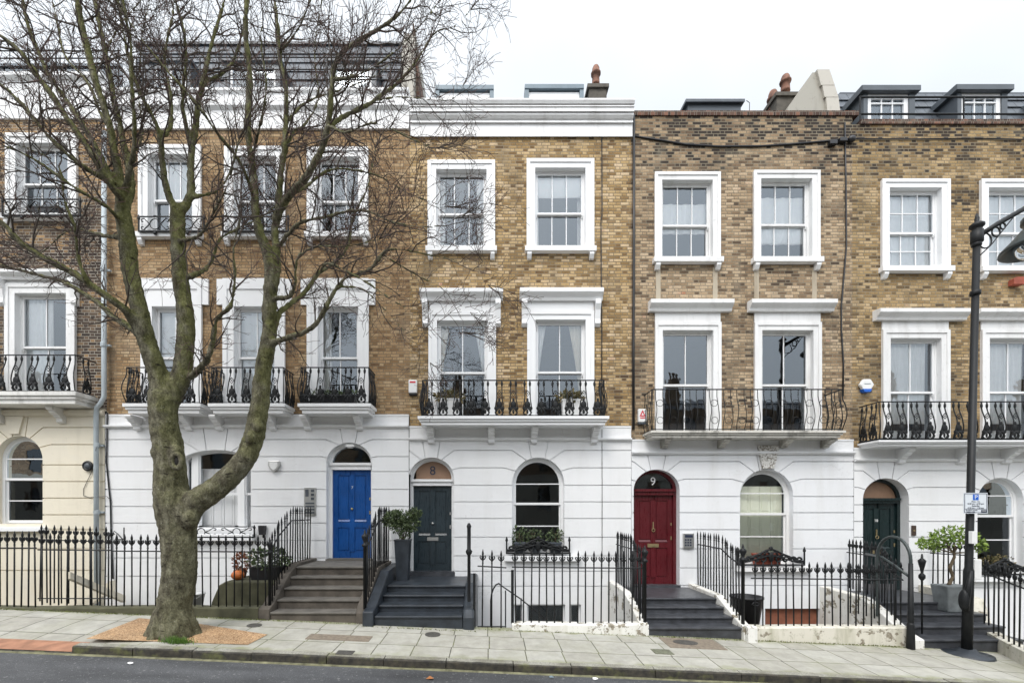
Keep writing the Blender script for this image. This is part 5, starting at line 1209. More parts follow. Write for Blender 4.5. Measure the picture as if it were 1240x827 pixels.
# pipes and cables
r = thing("drainpipe", "pale blue grey drainpipe between the cream house and its white neighbour", "drainpipe", (fx(127), YF, .3))
yp = YF-.12; mb = MB(); mb.tube([(fx(131.5), yp, fz(165)), (fx(131.5), yp, fz(470)), (fx(131.5), yp, fz(482)), (fx(128.5), yp-.02, fz(490)), (fx(123.8), yp-.02, fz(495)), (fx(123.0), yp-.02, fz(505)), (fx(123.5), yp-.02, fz(790))], .050, 12); mb.build("pipe", PIPE, r, True)
for py in (210, 330, 420, 540, 620):
    xx = fx(131.5) if py < 480 else fx(123.3); mb = MB(); mb.lathe([(.056, -.05), (.060, -.03), (.060, .03), (.056, .05)], (xx, yp-.01, fz(py)), 12); mb.box(xx-.11, xx+.11, yp+.02, YF-.046, fz(py)-.02, fz(py)+.02); mb.build("collar", PIPE, r)
def cable(label, pts, rad=.014, y=None, name="cable"):
    mb = MB(); P = [(fx(a), (YF-.02 if (y is None) else y) if len(q) == 0 else q[0], fz(b)) for a, b, *q in pts]
    mb.tube(P, rad, 6); return tag(mb.build(name, BLKP, None, True), label, "cable", "cables clipped to the house fronts")
cable("thin black cable running straight down beside the right balcony window with planters", [(728.5, 166), (728.7, 260), (727.5, 268), (727.8, 330), (728.5, 400), (728.2, 516)], .011)
yb_ = YF-.08
cable("thin grey cable down the white wall right of the arched window with planters", [(728.3, 520), (728.5, 600), (728.4, 700)], .007, yb_-.0+.03)
r = cable("black downpipe on the joint between the yellow and the brown house", [(767, 141), (767, 300), (766.5, 420), (766.6, 520)], .030, YF-.03, "downpipe"); r['category'] = 'drainpipe'
cable("black cable sagging across the sooty brick under the coping", [(768, 166), (800, 171), (830, 176), (870, 178.5), (920, 178), (960, 175.5), (1000, 172), (1030, 169)], .020)
cable("thin black cable crossing the brick under the roof terrace rail", [(1034, 169), (1100, 169.5), (1180, 168.5), (1240, 170), (1400, 170)], .012)
cable("black cable wandering down beside the hooped balcony", [(1022, 150), (1023.5, 220), (1024, 300), (1018, 370), (1018, 400), (1020.5, 440), (1020, 480)], .018)
for i, (px, py, lb) in enumerate(((1006, 176, "black junction box left of the cable joint"), (1018, 172.5, "middle black junction box by the cable joint"), (1029, 171, "round black junction box at the top of the wandering cable"))):
    mb = MB(); x, z = fx(px), fz(py)
    if i < 2: mb.box(x-.085, x+.085, YF-.10, YF-.004, z-.045, z+.045)
    else: mb.ball((x, YF-.06, z), (.09, .06, .07), 10, 8)
    tag(mb.build("junction_box", BLKP, None, i == 2, bevel=.012 if i < 2 else 0), lb, "junction box", "junction boxes at the party wall")
cable("pair of dark cables hanging down the edge of the white wall by the drainpipe", [(133, 500, YF-.07), (132, 560, YF-.07), (137, 610, YF-.07), (137.5, 640, YF-.07), (140, 700, YF-.07)], .016)
cable("loop of thin cable strung across the cream wall to the drainpipe", [(126, 543, YF-.2), (115, 570, YF-.07), (104, 592, YF-.06), (104, 600, YF-.06), (112, 602.5, YF-.06), (121, 602, YF-.2), (133, 601, YF-.08), (138, 606, YF-.07)], .006)

# window guards of scrolled iron
def guard(label, px0, px1, ztop, zbot, Y, mode):
    x0, x1 = wx(px0, Y), wx(px1, Y); zt, zb = wz(ztop, Y), wz(zbot, Y); c = (x0+x1)/2; h = zt-zb; w = x1-x0
    root = thing("window_guard", label, "window guard", (c, Y, zb), "iron guards on the window sills")
    f = MB(); f.box(x0, x1, Y-.02, Y+.02, zb, zb+.03)
    if mode == 'rail': f.box(x0, x1, Y-.012, Y+.012, zt-.022, zt)
    for xx in (x0, x1): f.lathe([(.018, 0), (.018, h*.8), (.03, h*.82), (.03, h*.9), (.008, h*1.1)], (xx, Y, zb), 8)
    f.build("frame", IRON, root)
    s_ = MB()
    def scroll(cx, cz, R, sgn, tn=1.6):
        s_.tube([(cx+sgn*R*(1-i/20*.8)*cos(i/20*2*pi*tn/1.6), Y, cz+R*(1-i/20*.8)*sin(i/20*2*pi*tn/1.6)) for i in range(21)], .024 if mode == 'box' else .012, 6)
    if mode == 'rail':
        n = max(1, round(w/.72))
        for i in range(n):
            cx = x0+w*(i+.5)/n; u = w/n; cz = (zt+zb)/2
            s_.torus((cx, Y, cz), h*.33, .011, 16); 
            for sg in (-1, 1):
                for vg in (-1, 1):
                    s_.tube([(cx+sg*h*.36, Y, cz), (cx+sg*u*.22, Y, cz+vg*h*.12), (cx+sg*u*.34, Y, cz+vg*h*.36), (cx+sg*u*.42, Y, cz+vg*h*.30), (cx+sg*u*.41, Y, cz+vg*h*.16), (cx+sg*u*.36, Y, cz+vg*h*.17)], .011, 6)
            s_.ball((cx, Y, zb-.03), (.04, .03, .04)); s_.ball((cx, Y, zt), (.05, .02, .02))
    else:
        # low front with a crest rising at the middle
        top = lambda u: zb+h*(.34+.16*cos(u*pi*2)*.6+.5*math.exp(-(u*5)**2)+.12*math.exp(-((abs(u)-.27)*9)**2))
        s_.tube([(c+w*u, Y, top(u)) for u in [i/40-.5 for i in range(41)]], .026, 6)
        s_.tube([(c+w*u, Y-.006, (top(u)-zb)*.62+zb) for u in [i/40-.5 for i in range(41)]], .02, 6)
        for u, R in ((-.42, .16), (-.33, .2), (-.22, .22), (-.12, .28), (.12, .28), (.22, .22), (.33, .2), (.42, .16)): scroll(c+w*u, zb+h*.34, h*R, 1 if u > 0 else -1)
        for u, R in ((-.05, .2), (.05, .2)): scroll(c+w*u, zb+h*.62, h*R, 1 if u > 0 else -1)
        s_.ball((c, Y-.01, zb+h*.5), (.06, .03, .12)); s_.ball((c, Y, zb+h), (.05, .03, .05))
        for u in (-.38, -.27, -.17, .17, .27, .38): s_.ball((c+w*u, Y-.01, top(u)-.02), (.045, .025, .03))
    s_.build("scrollwork", IRON, root, True)
    return root
Yg8 = YF-.16
guard("ornate black crested guard on the sill right of the charcoal door", 613.5, 689.5, 651.5, 670.5, Yg8, 'box')
guard("ornate black crested guard on the sill right of the red door", 893, 974, 664, 684.5, Yg8-.02, 'box')
guard("black scrolled rail across the sill of the three part window behind the tree", 222, 308, 637, 651, Yg8-.02, 'rail')
guard("ornate black guard on the sill right of the lamp post", 1180, 1252, 677, 696, Yg8-.02, 'box')
for i, (a, b, t) in enumerate(((168, 247, "left"), (270, 349, "middle"))):
    guard("black scrolled guard on the %s top window sill of the widest house" % t, a, b, 262, 281, Yg8, 'rail')
guard("black scrolled guard on the top window sill of the dark brick house", 3, 97, 241, 262, Yg8, 'rail')

# ------------------------------------------------------------------ plants and pots
def trough(label, px0, px1, py0, py1, Y, mat, leafm, n, size, rh, seed, extra=None, name="planter", group=None, d=.2, flare=.02):
    rnd = random.Random(seed); x0, x1 = wx(px0, Y), wx(px1, Y); zt, zb = wz(py0, Y), wz(py1, Y)
    root = thing(name, label, "planter", ((x0+x1)/2, Y, zb), group)
    mb = MB(); f = flare; mb.add([(x0+f, Y, zb), (x1-f, Y, zb), (x1-f, Y+d-f, zb), (x0+f, Y+d-f, zb), (x0, Y-f, zt), (x1, Y-f, zt), (x1, Y+d, zt), (x0, Y+d, zt)], [(0, 3, 2, 1), (4, 5, 6, 7), (0, 1, 5, 4), (1, 2, 6, 5), (2, 3, 7, 6), (3, 0, 4, 7)])
    mb.box(x0-.012, x1+.012, Y-f-.012, Y+d+.012, zt+.001, zt+.03); mb.build("pot", mat, root)
    mb = MB(); c = ((x0+x1)/2, Y+d/2, zt+rh*.65); k_ = max(1, int((x1-x0)/.28))
    for i in range(k_): leaves(mb, (x0+(x1-x0)*(i+.5)/k_, Y+d/2, zt+rh*rnd.uniform(.45, .7)), ((x1-x0)/k_*.75, d*.8, rh*rnd.uniform(.6, .95)), n//k_, size, rnd)
    mb.build("foliage", leafm, root)
    st = MB()
    for i in range(k_*4):
        xx = rnd.uniform(x0+.04, x1-.04); st.tube([(xx, Y+d/2, zt), (xx+rnd.uniform(-.05, .05), Y+d/2+rnd.uniform(-.05, .05), zt+rh*.9)], .006, 4)
    st.build("stem", WOODY, root); return root
gp = "small planters behind the sill guard by the charcoal door"
for i, (a, b, w) in enumerate(((623, 636, "leftmost"), (642, 655, "middle"), (666, 680, "rightmost"))):
    trough("%s of three green potted shrubs behind the sill guard by the charcoal door" % w, a, b, 658, 670, YF-.10, SLATE, LEAF, 150, .07, .27, 40+i, group=gp, d=.2)
trough("terracotta trough standing on the sill right of the red door", 916, 946, 672, 684, YF-.10, REDB, LEAFD, 14, .04, .05, 50, d=.18)
trough("yellow green plants in a trough on the sill behind the lamp post", 1196, 1226, 688, 696, YF-.10, IRON, LEAFD, 260, .07, .20, 51, d=.2)
trough("white planter of spiky grass behind the left end of the long balcony", 533, 556, 484, 505, 9.95, PLAST, LEAFD, 160, .12, .13, 52, d=.18)
trough("white planter of spiky grass behind the right end of the long balcony", 681, 702, 485, 505, 9.95, PLAST, LEAFD, 160, .12, .13, 53, d=.18)
trough("black trough of low green plants behind the balcony above the blue door", 376, 430, 480, 488, 9.9, BLKP, LEAF, 260, .08, .10, 54, d=.16)
trough("dark trough on the top window sill of the dark brick house", 34, 72, 252, 263, YF-.12, BLKP, LEAFD, 120, .06, .06, 55, d=.16)
trough("black rectangular trough with mixed plants standing left of the brown steps", 303, 337, 688, 703, 8.75, BLKP, LEAF, 520, .09, .26, 56, d=.35)
# pumpkin
r = thing("pumpkin", "orange pumpkin standing beside the black trough left of the brown steps", "pumpkin", (wx(288, 8.78), 8.78, .77)); mb = MB(); vs, fs = [], []
n, m_ = 32, 12; cx_, cy_, cz_ = wx(288, 8.78), 8.78, .77+.095
for i in range(m_+1):
    ph = pi*(.03+.94*i/m_)-pi/2
    for k_ in range(n):
        w = 2*pi*k_/n; q = 1-.07*(1-abs(cos(w*4)))*cos(ph)*2; vs.append((cx_+.125*cos(ph)*cos(w)*q, cy_+.125*cos(ph)*sin(w)*q, cz_+.095*sin(ph)))
fs = [(i*n+k_, i*n+(k_+1) % n, (i+1)*n+(k_+1) % n, (i+1)*n+k_) for i in range(m_) for k_ in range(n)]
mb.add(vs, fs); mb.build("body", PUMP, r, True); mb = MB(); mb.tube([(cx_, cy_, cz_+.08), (cx_+.01, cy_, cz_+.13), (cx_+.03, cy_, cz_+.15)], [.018, .014, .016], 6); mb.build("stalk", WOODY, r)
rnd = random.Random(77)
r = thing("potted_plant", "rusty brown leafy plant in a small clay pot above the pumpkin", "plant", (wx(293, 9.1), 9.1, .77)); mb = MB(); mb.lathe([(.07, 0), (.10, .16), (.11, .16), (.11, .19)], (wx(293, 9.1), 9.1, .77), 12); mb.build("pot", TERRA, r)
mb = MB(); leaves(mb, (wx(293, 9.1), 9.1, 1.08), (.16, .14, .20), 200, .08, rnd); mb.build("foliage", leaf_mat("rusty_leaf", (.12, .04, .02), (.28, .10, .04)), r)
mb = MB(); mb.tube([(wx(293, 9.1), 9.1, .95), (wx(293, 9.1)+.02, 9.1, 1.1)], .008, 5); mb.build("stem", WOODY, r)
# shrub in the tall pot
x, y, z = wx(488, 9.55), 9.55, .65
r = thing("potted_shrub", "bushy evergreen shrub in a tall tapered black pot left of the charcoal door", "potted plant", (x, y, z)); mb = MB()
a, b, h = .115, .155, .84
mb.add([(x-a, y-a, z), (x+a, y-a, z), (x+a, y+a, z), (x-a, y+a, z), (x-b, y-b, z+h), (x+b, y-b, z+h), (x+b, y+b, z+h), (x-b, y+b, z+h)], [(0, 3, 2, 1), (0, 1, 5, 4), (1, 2, 6, 5), (2, 3, 7, 6), (3, 0, 4, 7)])
mb.box(x-b-.01, x+b+.01, y-b-.01, y+b+.01, z+h+.0, z+h+.03); mb.build("pot", STEPB, r)
mb = MB(); cs = [(x-.06, y-.05, z+1.25, .25), (x+.18, y-.1, z+1.26, .19), (x-.18, y, z+1.32, .16), (x+.27, y-.08, z+1.42, .12), (x+.05, y-.05, z+1.10, .18), (x-.28, y-.03, z+1.30, .14)]
for q in cs: leaves(mb, q[:3], (q[3], q[3]*.9, q[3]), int(1900*q[3]), .075, rnd, asp=.45)
mb.build("foliage", LEAF, r)
mb = MB()
for q in cs: mb.tube([(x, y, z+h), (x+(q[0]-x)*.4, y, z+h+.15), q[:3]], [.014, .010, .005], 5)
mb.build("stem", WOODY, r)
# lead tub with a small tree
x, y = wx(1152, 8.8), 8.8; z = .15
r = thing("potted_tree", "small bright green tree in a weathered lead tub near the lamp post", "potted plant", (x, y, z)); mb = MB(); a, b, h = .19, .255, .52
mb.add([(x-a, y-a*.7, z), (x+a, y-a*.7, z), (x+a, y+a*.7, z), (x-a, y+a*.7, z), (x-b, y-b*.7, z+h), (x+b, y-b*.7, z+h), (x+b, y+b*.7, z+h), (x-b, y+b*.7, z+h)], [(0, 3, 2, 1), (0, 1, 5, 4), (1, 2, 6, 5), (2, 3, 7, 6), (3, 0, 4, 7), (4, 5, 6, 7)])
mb.build("pot", LEADT, r, bevel=.02)
mb = MB(); mb.tube([(x-.05, y, z+h), (x+.03, y, z+h+.16), (x-.03, y, z+h+.34), (x+.06, y, z+h+.55), (x+.05, y, z+h+.72)], [.034, .026, .03, .022, .016], 8)
FC = ((-.36, .86, .17), (-.18, .96, .19), (.06, 1.02, .20), (.28, .94, .18), (-.52, .80, .11), (.46, .84, .14), (.56, .72, .10), (.02, .84, .13), (-.30, .74, .10))
for dx, dz, q in FC: mb.tube([(x+.05, y, z+h+.62), (x+dx*.5, y+rnd.uniform(-.1, .1), z+h+dz*.9), (x+dx, y+rnd.uniform(-.15, .15), z+h+dz)], [.014, .009, .004], 5)
mb.build("trunk", WOODY, r)
mb = MB()
for dx, dz, q in FC: leaves(mb, (x+dx, y, z+h+dz), (q, q, q*.62), int(620*q), .075, rnd, asp=.5)
mb.build("foliage", LEAFL, r)
# bin, bucket
x, y = wx(904, 8.75), 8.75
r = thing("plastic_bin", "black ribbed plastic bin behind the railings right of the red door steps", "bin", (x, y, -.25)); mb = MB(); mb.lathe([(.20, 0), (.285, .62), (.30, .62), (.30, .66), (.27, .66), (.25, .5)], (x, y, -.2), 24); mb.build("body", BLKP, r, True)
mb = MB(); mb.torus((x-.0, y-.3, .36), .06, .012, 10, 5, .5); mb.build("handle", BLKP, r)
x, y = wx(238, 8.5), 8.5; r = thing("bucket", "white plastic bucket in the area just right of the trunk", "bucket", (x, y, .05)); mb = MB(); mb.lathe([(.10, 0), (.14, .27), (.15, .27), (.15, .30)], (x, y, .27), 16); mb.build("body", PLAST, r, True)
mb = MB(); mb.tube([(x-.15, y, .55), (x-.12, y-.16, .50), (x, y-.2, .47), (x+.12, y-.16, .50), (x+.15, y, .55)], .005, 5); mb.build("handle", STEEL, r)

# ------------------------------------------------------------------ pavement covers and litter
def cover(label, px, py, w, d, mat, round_=False, group="covers let into the pavement", frame=None):
    x, y, z = ground_at(px, py); mb = MB()
    def zz(a, b): return zp(a, b)
    if round_:
        n = 24; P = [(x+w/2*cos(2*pi*i/n), y+d/2*sin(2*pi*i/n)) for i in range(n)]
    else: P = [(x-w/2, y-d/2), (x+w/2, y-d/2), (x+w/2, y+d/2), (x-w/2, y+d/2)]
    n = len(P); mb.add([(a, b, zz(a, b)+.008) for a, b in P]+[(a, b, zz(a, b)-.04) for a, b in P], [tuple(range(n))]+[(i, i+n, (i+1) % n+n, (i+1) % n) for i in range(n)])
    o = mb.build("pavement_cover", mat); return tag(o, label, "cover", group)
CI = plain("worn_cast_iron", (0.10, 0.095, 0.085), 0.55, 0.4, 30, 0.6, 0.3); CIB = plain("brown_cover", (0.20, 0.165, 0.125), 0.8, 0.35, 20, 0.4)
cover("round iron coal plate in front of the black steps", 524, 768, .26, .26, CI, True)
cover("long brown cover slab in front of the brown steps", 411, 772, 1.0, .26, CIB)
cover("small dark square cover near the kerb below the long brown slab", 418, 790, .24, .16, CI)
cover("small round iron plate by the mossy kerb left of the brown steps", 308, 757, .24, .22, CI, True)
cover("small greenish square cover below the red door steps", 802, 789, .30, .22, plain("mossy_iron", (0.14, 0.145, 0.10), .7, .5, 20, .5))
cover("brown concrete slab in front of the red door steps", 838, 779, .95, .52, CIB)
c = cover("oval iron plate in the brown concrete slab by the red door", 830, 778, .42, .26, CI, True); c.location.z += .004
x, y, z = ground_at(520, 813); mb = MB(); mb.add([(x-.05, y, z-.115), (x+.02, y-.04, z-.10), (x+.06, y+.01, z-.112), (x, y+.05, z-.09)], [(0, 1, 2, 3)])
lf = mb.build("fallen_leaf", leaf_mat("brown_leaf", (.30, .12, .04), (.30, .12, .04))); lf.location.z = zr(x, 6.2)-(z-.115)+.012; tag(lf, "single brown fallen leaf in the gutter", "leaf")

lr = random.Random(8)
for px, py, cm, lb in ((668, 818, ZINC, "pale blue scrap of litter in the gutter"), (721, 819, PLAST, "white scrap of paper in the gutter near the blue scrap"), (157, 822, PLAST, "white scrap of paper lying on the road at the left")):
    x, y = wx(px, 6.22), 6.22 if px > 200 else 6.05; x = wx(px, y); z = zr(x, y)+.012; mb = MB(); n = 7
    mb.add([(x, y, z+.02)]+[(x+.045*cos(2*pi*i/n)*lr.uniform(.6, 1.2), y+.04*sin(2*pi*i/n)*lr.uniform(.6, 1.2), z+lr.uniform(-.004, .012)) for i in range(n)], [(0, i+1, (i+1) % n+1) for i in range(n)])
    tag(mb.build("litter", cm), lb, "litter")

# ------------------------------------------------------------------ street lamp, parking sign
YL = 7.74; xb, xt = wx(1170.5, YL), wx(1183, YL); zb0 = zp(xb, YL)-.05; zt0 = wz(277, YL)
lx = lambda z: xb+(xt-xb)*(z-zb0)/(zt0-zb0)
lamp = thing("street_lamp", "tall black street lamp with scrolled bracket and bell shaped lantern at the right edge", "street lamp", (xb, YL, zb0))
mb = MB(); mb.tube([(lx(z), YL, z) for z in (zb0, zb0+1.5, zb0+1.55, zt0)], [.074, .070, .056, .048], 16); mb.build("pole", IRON, lamp, True)
for py, r_ in ((355, .072), (615, .08), (262+34, .068)):
    z = wz(py, YL); mb = MB(); mb.lathe([(r_*.85, -.04), (r_, -.03), (r_, .03), (r_*.85, .04)], (lx(z), YL, z), 16); mb.build("collar", IRON, lamp, True)
mb = MB(); mb.lathe([(.075, -.25), (.085, -.24), (.085, -.04), (.06, -.03), (.07, 0), (.10, .03), (.10, .07), (.06, .10), (.03, .12), (.035, .17), (.01, .26)], (xt, YL, zt0), 16); mb.build("finial", IRON, lamp, True)
P = lambda px, py: (wx(px, YL), YL, wz(py, YL))
mb = MB(); mb.tube([P(1185, 286), P(1210, 270), P(1240, 253), P(1262, 241)], .042, 10); mb.tube([P(1186, 310), P(1200, 297), P(1232, 257)], .010, 6)
for px, py, r_ in ((1192.5, 291.5, .115), (1206, 281, .07), (1214.3, 274, .045)): mb.torus((wx(px, YL), YL, wz(py, YL)), r_, .012, 20, 6, 1.15)
mb.tube([P(1262, 241), P(1262, 258)], .03, 8); mb.build("bracket_arm", IRON, lamp, True)
lc = wx(1262, YL); zt_ = wz(257, YL)
mb = MB(); mb.lathe([(.08, .02), (.20, 0), (.25, -.06), (.25, -.14), (.19, -.18), (.22, -.21), (.30, -.31), (.40, -.44), (.51, -.56), (.52, -.60), (.49, -.60), (.36, -.50), (.26, -.40)], (lc, YL, zt_), 28)
lan = mb.build("lantern", IRONG, lamp, True)
gt = glass_mat("lantern_glass", .12, (.7, .72, .74)); mb = MB(); mb.lathe([(.35, -.50), (.34, -.58), (.28, -.68), (.17, -.76), (.04, -.79)], (lc, YL, zt_), 24); mb.build("glass_bowl", gt, lan, True)
mb = MB(); mb.lathe([(.05, -.42), (.09, -.48), (.09, -.60), (.04, -.65)], (lc, YL, zt_), 12); mb.build("bulb", PLAST, lan, True)
mb = MB(); mb.lathe([(.36, -.05), (.34, .02), (.16, .05), (.12, .10)], (xb, YL, zp(xb, YL)), 20); mb.build("base_plate", STEPB, lamp, True)
Ys = YL-.10; sx0, sx1, sz0, sz1 = wx(1166.5, Ys), wx(1195.5, Ys), wz(621.5, Ys), wz(596.5, Ys)
sg = thing("parking_sign", "white parking restrictions sign with a blue P on the lamp post", "sign", ((sx0+sx1)/2, Ys, sz0))
mb = MB(); mb.box(sx0, sx1, Ys-.006, Ys, sz0, sz1); mb.box(sx0+.12, sx1-.12, Ys+.001, Ys+.02, sz0+.05, sz1-.05); mb.build("plate", plain("sign_white", (.66, .70, .74), .4, .04), sg)
mb = MB(); e = .012
for a, b, c_, d in ((sx0+e, sx1-e, sz0+e, sz0+e*1.7), (sx0+e, sx1-e, sz1-e*1.7, sz1-e)): mb.box(a, b, Ys-.0085, Ys-.0062, c_, d)
for a in (sx0+e, sx1-e*1.7): mb.box(a, a+e*.7, Ys-.0085, Ys-.0062, sz0+e*1.8, sz1-e*1.8)
mb.build("border", DARKINK, sg)
cx_ = (sx0+sx1)/2; mb = MB(); mb.box(cx_-.048, cx_+.048, Ys-.009, Ys-.0062, sz1-.125, sz1-.028); mb.build("blue_panel", BLUEINK, sg)
add_text("lettering", "P", .10, (cx_, Ys-.012, sz1-.077), PLAST, sg, .002)
for i, t_ in enumerate(("Mon - Fri", "8.30 am - 6.30 pm", "Saturday", "8.30 am - 1.30 pm")): add_text("lettering", t_, .038, (cx_, Ys-.008, sz1-.152-.036*i), DARKINK, sg, .001)
mb = MB(); mb.box(sx0+.02, sx1-.02, Ys-.0085, Ys-.0062, sz0+.072, sz0+.077); mb.box(sx1-.11, sx1-.025, Ys-.0087, Ys-.0062, sz0+.022, sz0+.062); mb.build("black_panel", DARKINK, sg)
add_text("lettering", "Resident permit", .03, (sx0+.135, Ys-.008, sz0+.056), DARKINK, sg, .001); add_text("lettering", "holders only", .03, (sx0+.12, Ys-.008, sz0+.030), DARKINK, sg, .001)
add_text("lettering", "CA-D", .026, (sx1-.067, Ys-.011, sz0+.043), PLAST, sg, .001)
mb = MB(); Yq = YL-.11; mb.box(wx(1175, Yq), wx(1181.5, Yq), Yq-.03, Yq+.03, wz(658, Yq), wz(643, Yq)); tag(mb.build("notice_plate", PLAST, None, bevel=.005), "small white notice wrapped on the lamp post below the parking sign", "notice")
mb = MB(); mb.box(wx(1179, YL+.12), wx(1187.5, YL+.12), YL+.10, YL+.2, wz(701, YL+.12), wz(677, YL+.12)); tag(mb.build("meter_box", PLAST, None, bevel=.008), "pale plastic box strapped low on the lamp post", "box")
mb = MB(); mb.ball((wx(1165, YL), YL-.03, wz(726, YL)), (.06, .08, .19), 12, 8); mb.tube([(wx(1166, YL), YL-.04, wz(738, YL)), (wx(1168, YL), YL-.06, wz(712, YL)), (wx(1170, YL), YL-.08, wz(690, YL))], [.05, .045, .02], 8)
tag(mb.build("lamp_post_boss", IRON, None, True), "black cast iron boss bulging from the lower part of the lamp post", "boss")

# ------------------------------------------------------------------ the tree
YT = 7.0
T = lambda px, py, dy=0: Vector((wx(px, YT+dy), YT+dy, wz(py, YT+dy)))
PXM = YT/F
tree = thing("bare_tree", "large leafless tree with forked mossy trunk standing in the gravel pit by the kerb", "tree", (wx(210, YT), YT, zp(wx(210, YT), YT)))
limbs = []      # list of (points, radii)
def limb(nodes, thick=False):
    """nodes: (px, py, r_px, dy)"""
    pts = [T(n[0], n[1], n[3]) for n in nodes]; rad = [n[2]*PXM*(.80 if n[2] > 9 else .74) for n in nodes]
    P, R = [], []
    for i in range(len(pts)-1):
        p0, p1, p2, p3 = pts[max(i-1, 0)], pts[i], pts[i+1], pts[min(i+2, len(pts)-1)]
        n = max(2, int((p2-p1).length/.10))
        for k_ in range(n):
            t = k_/n; t2, t3 = t*t, t*t*t
            P.append(.5*((2*p1)+(-p0+p2)*t+(2*p0-5*p1+4*p2-p3)*t2+(-p0+3*p1-3*p2+p3)*t3)); R.append(rad[i]+(rad[i+1]-rad[i])*t)
    P.append(pts[-1]); R.append(rad[-1])
    for i in range(1, len(P)):
        w = .020+.02*min(1, R[i]/.1); q = P[i]*1.3; P[i] = P[i]+Vector((noise.noise(q), noise.noise(q+Vector((9, 3, 1))), noise.noise(q+Vector((1, 7, 5)))))*w*1.6
    limbs.append((P, R)); return P, R
L = limb
L([(210, 800, 34, 0), (210, 780, 31, 0), (211, 762, 26.5, 0), (213, 730, 23.5, 0), (215, 690, 23, 0), (216, 650, 24, 0), (211, 615, 26, 0), (206, 590, 22.5, 0), (204, 560, 20.5, 0), (202, 535, 20, 0), (200, 508, 18.5, 0), (201, 478, 20.5, 0)])
# root flare
for a in range(8):
    w = 2*pi*a/8+.3; b = T(210, 760); e = b+Vector((cos(w)*(.46+.10*sin(a*2.3)), sin(w)*.38, -.34)); limbs.append(([b+Vector((cos(w)*.12, sin(w)*.12, .25)), b+Vector((cos(w)*.22, sin(w)*.2, -.02)), e], [.15, .14, .06]))
L([(201, 485, 17, 0), (193, 458, 14, -.05), (181, 425, 12.5, -.12), (171, 388, 11.5, -.18), (164, 350, 11, -.22), (157, 300, 11, -.28), (151, 262, 10.5, -.3), (150, 240, 9, -.3)])
L([(204, 485, 18, 0), (216, 462, 13.5, .05), (221, 430, 12.5, .1), (224, 390, 12, .15), (222, 350, 11, .2), (217, 305, 10.5, .22), (214, 262, 10.5, .25), (216, 248, 9, .25)])
L([(218, 640, 21, 0), (232, 612, 19.5, .0), (252, 596, 18, .05), (278, 575, 16.5, .1), (298, 553, 15.5, .15), (311, 525, 14.5, .2), (316, 485, 13.5, .2), (321, 440, 12, .2), (327, 395, 11, .2), (328, 360, 10.5, .2), (324, 320, 10, .2), (316, 285, 7.5, .15), (309, 250, 6.5, .1), (304, 200, 5.5, 0), (301, 150, 5.2, -.1), (300, 100, 4.8, -.15), (299, 50, 4.2, -.2), (297, -40, 3, -.3)])
SECOND = []
def B(*n): SECOND.append(L(list(n)))
# left half
B((150, 248, 7.5, -.3), (142, 200, 6, -.4), (133, 155, 5.5, -.5), (120, 105, 5.2, -.5), (107, 55, 5, -.5), (94, 0, 4.5, -.5), (85, -50, 3.5, -.5))
B((153, 255, 7, -.25), (158, 205, 6, .1), (147, 163, 5.2, .3), (138, 118, 4.6, .4), (128, 65, 4.4, .5), (116, 0, 4, .6), (108, -45, 3, .6))
B((151, 235, 5.5, -.3), (160, 180, 3.8, -.6), (161, 115, 3.2, -.8), (159, 60, 2.8, -.9), (150, 0, 2.4, -1.0), (148, -40, 2, -1))
B((148, 238, 6.5, -.4), (134, 222, 5, -.6), (108, 180, 4.6, -.8), (76, 132, 4.2, -.9), (44, 92, 3.8, -1.0), (20, 58, 3.4, -1.1), (-20, 30, 3, -1.2), (-70, 5, 2, -1.3))
B((137, 222, 5, -.5), (103, 152, 4.4, -.2), (70, 108, 4, .1), (44, 60, 3.6, .3), (28, 15, 3, .4), (20, -40, 2.4, .4))
B((137, 222, 4, -.5), (100, 200, 3.4, -.9), (62, 166, 3, -1.1), (22, 120, 2.8, -1.2), (-15, 95, 2.2, -1.3), (-60, 80, 1.5, -1.3))
B((168, 402, 8, -.1), (152, 376, 6.4, -.4), (120, 352, 5.6, -.6), (88, 330, 5.2, -.7), (50, 313, 4.8, -.8), (22, 296, 4.2, -.9), (-4, 268, 3.6, -1), (-50, 250, 2.4, -1.1))
B((168, 405, 6.5, -.1), (140, 386, 4.8, .3), (112, 361, 4.2, .6), (80, 343, 3.6, .8), (40, 331, 3, .9), (0, 321, 2.6, 1.0), (-45, 318, 1.8, 1.0))
B((105, 342, 4, -.7), (92, 310, 3, -.8), (90, 275, 2.6, -.9), (78, 240, 2.2, -1), (72, 200, 1.9, -1.1), (50, 185, 1.5, -1.1), (20, 175, 1.1, -1.2))
B((145, 288, 4.5, -.3), (118, 285, 3, .2), (88, 278, 2.2, .5), (60, 300, 1.8, .7), (40, 310, 1.3, .8))
B((150, 270, 4, -.3), (128, 248, 3.2, -.7), (100, 232, 2.8, -.9), (66, 208, 2.6, -1.1), (40, 190, 2.2, -1.2), (8, 178, 1.8, -1.3), (-40, 170, 1.2, -1.3))
B((134, 160, 3, -.5), (106, 100, 2.6, .0), (80, 70, 2.2, .2), (68, 25, 1.9, .4), (60, -20, 1.5, .4))
B((155, 205, 2.8, 0), (172, 160, 2.2, .5), (168, 110, 1.9, .7), (172, 50, 1.7, .8), (180, 0, 1.4, .9))
B((128, 65, 2.6, .5), (145, 35, 2, .6), (160, 12, 1.7, .8), (185, -20, 1.4, .9))
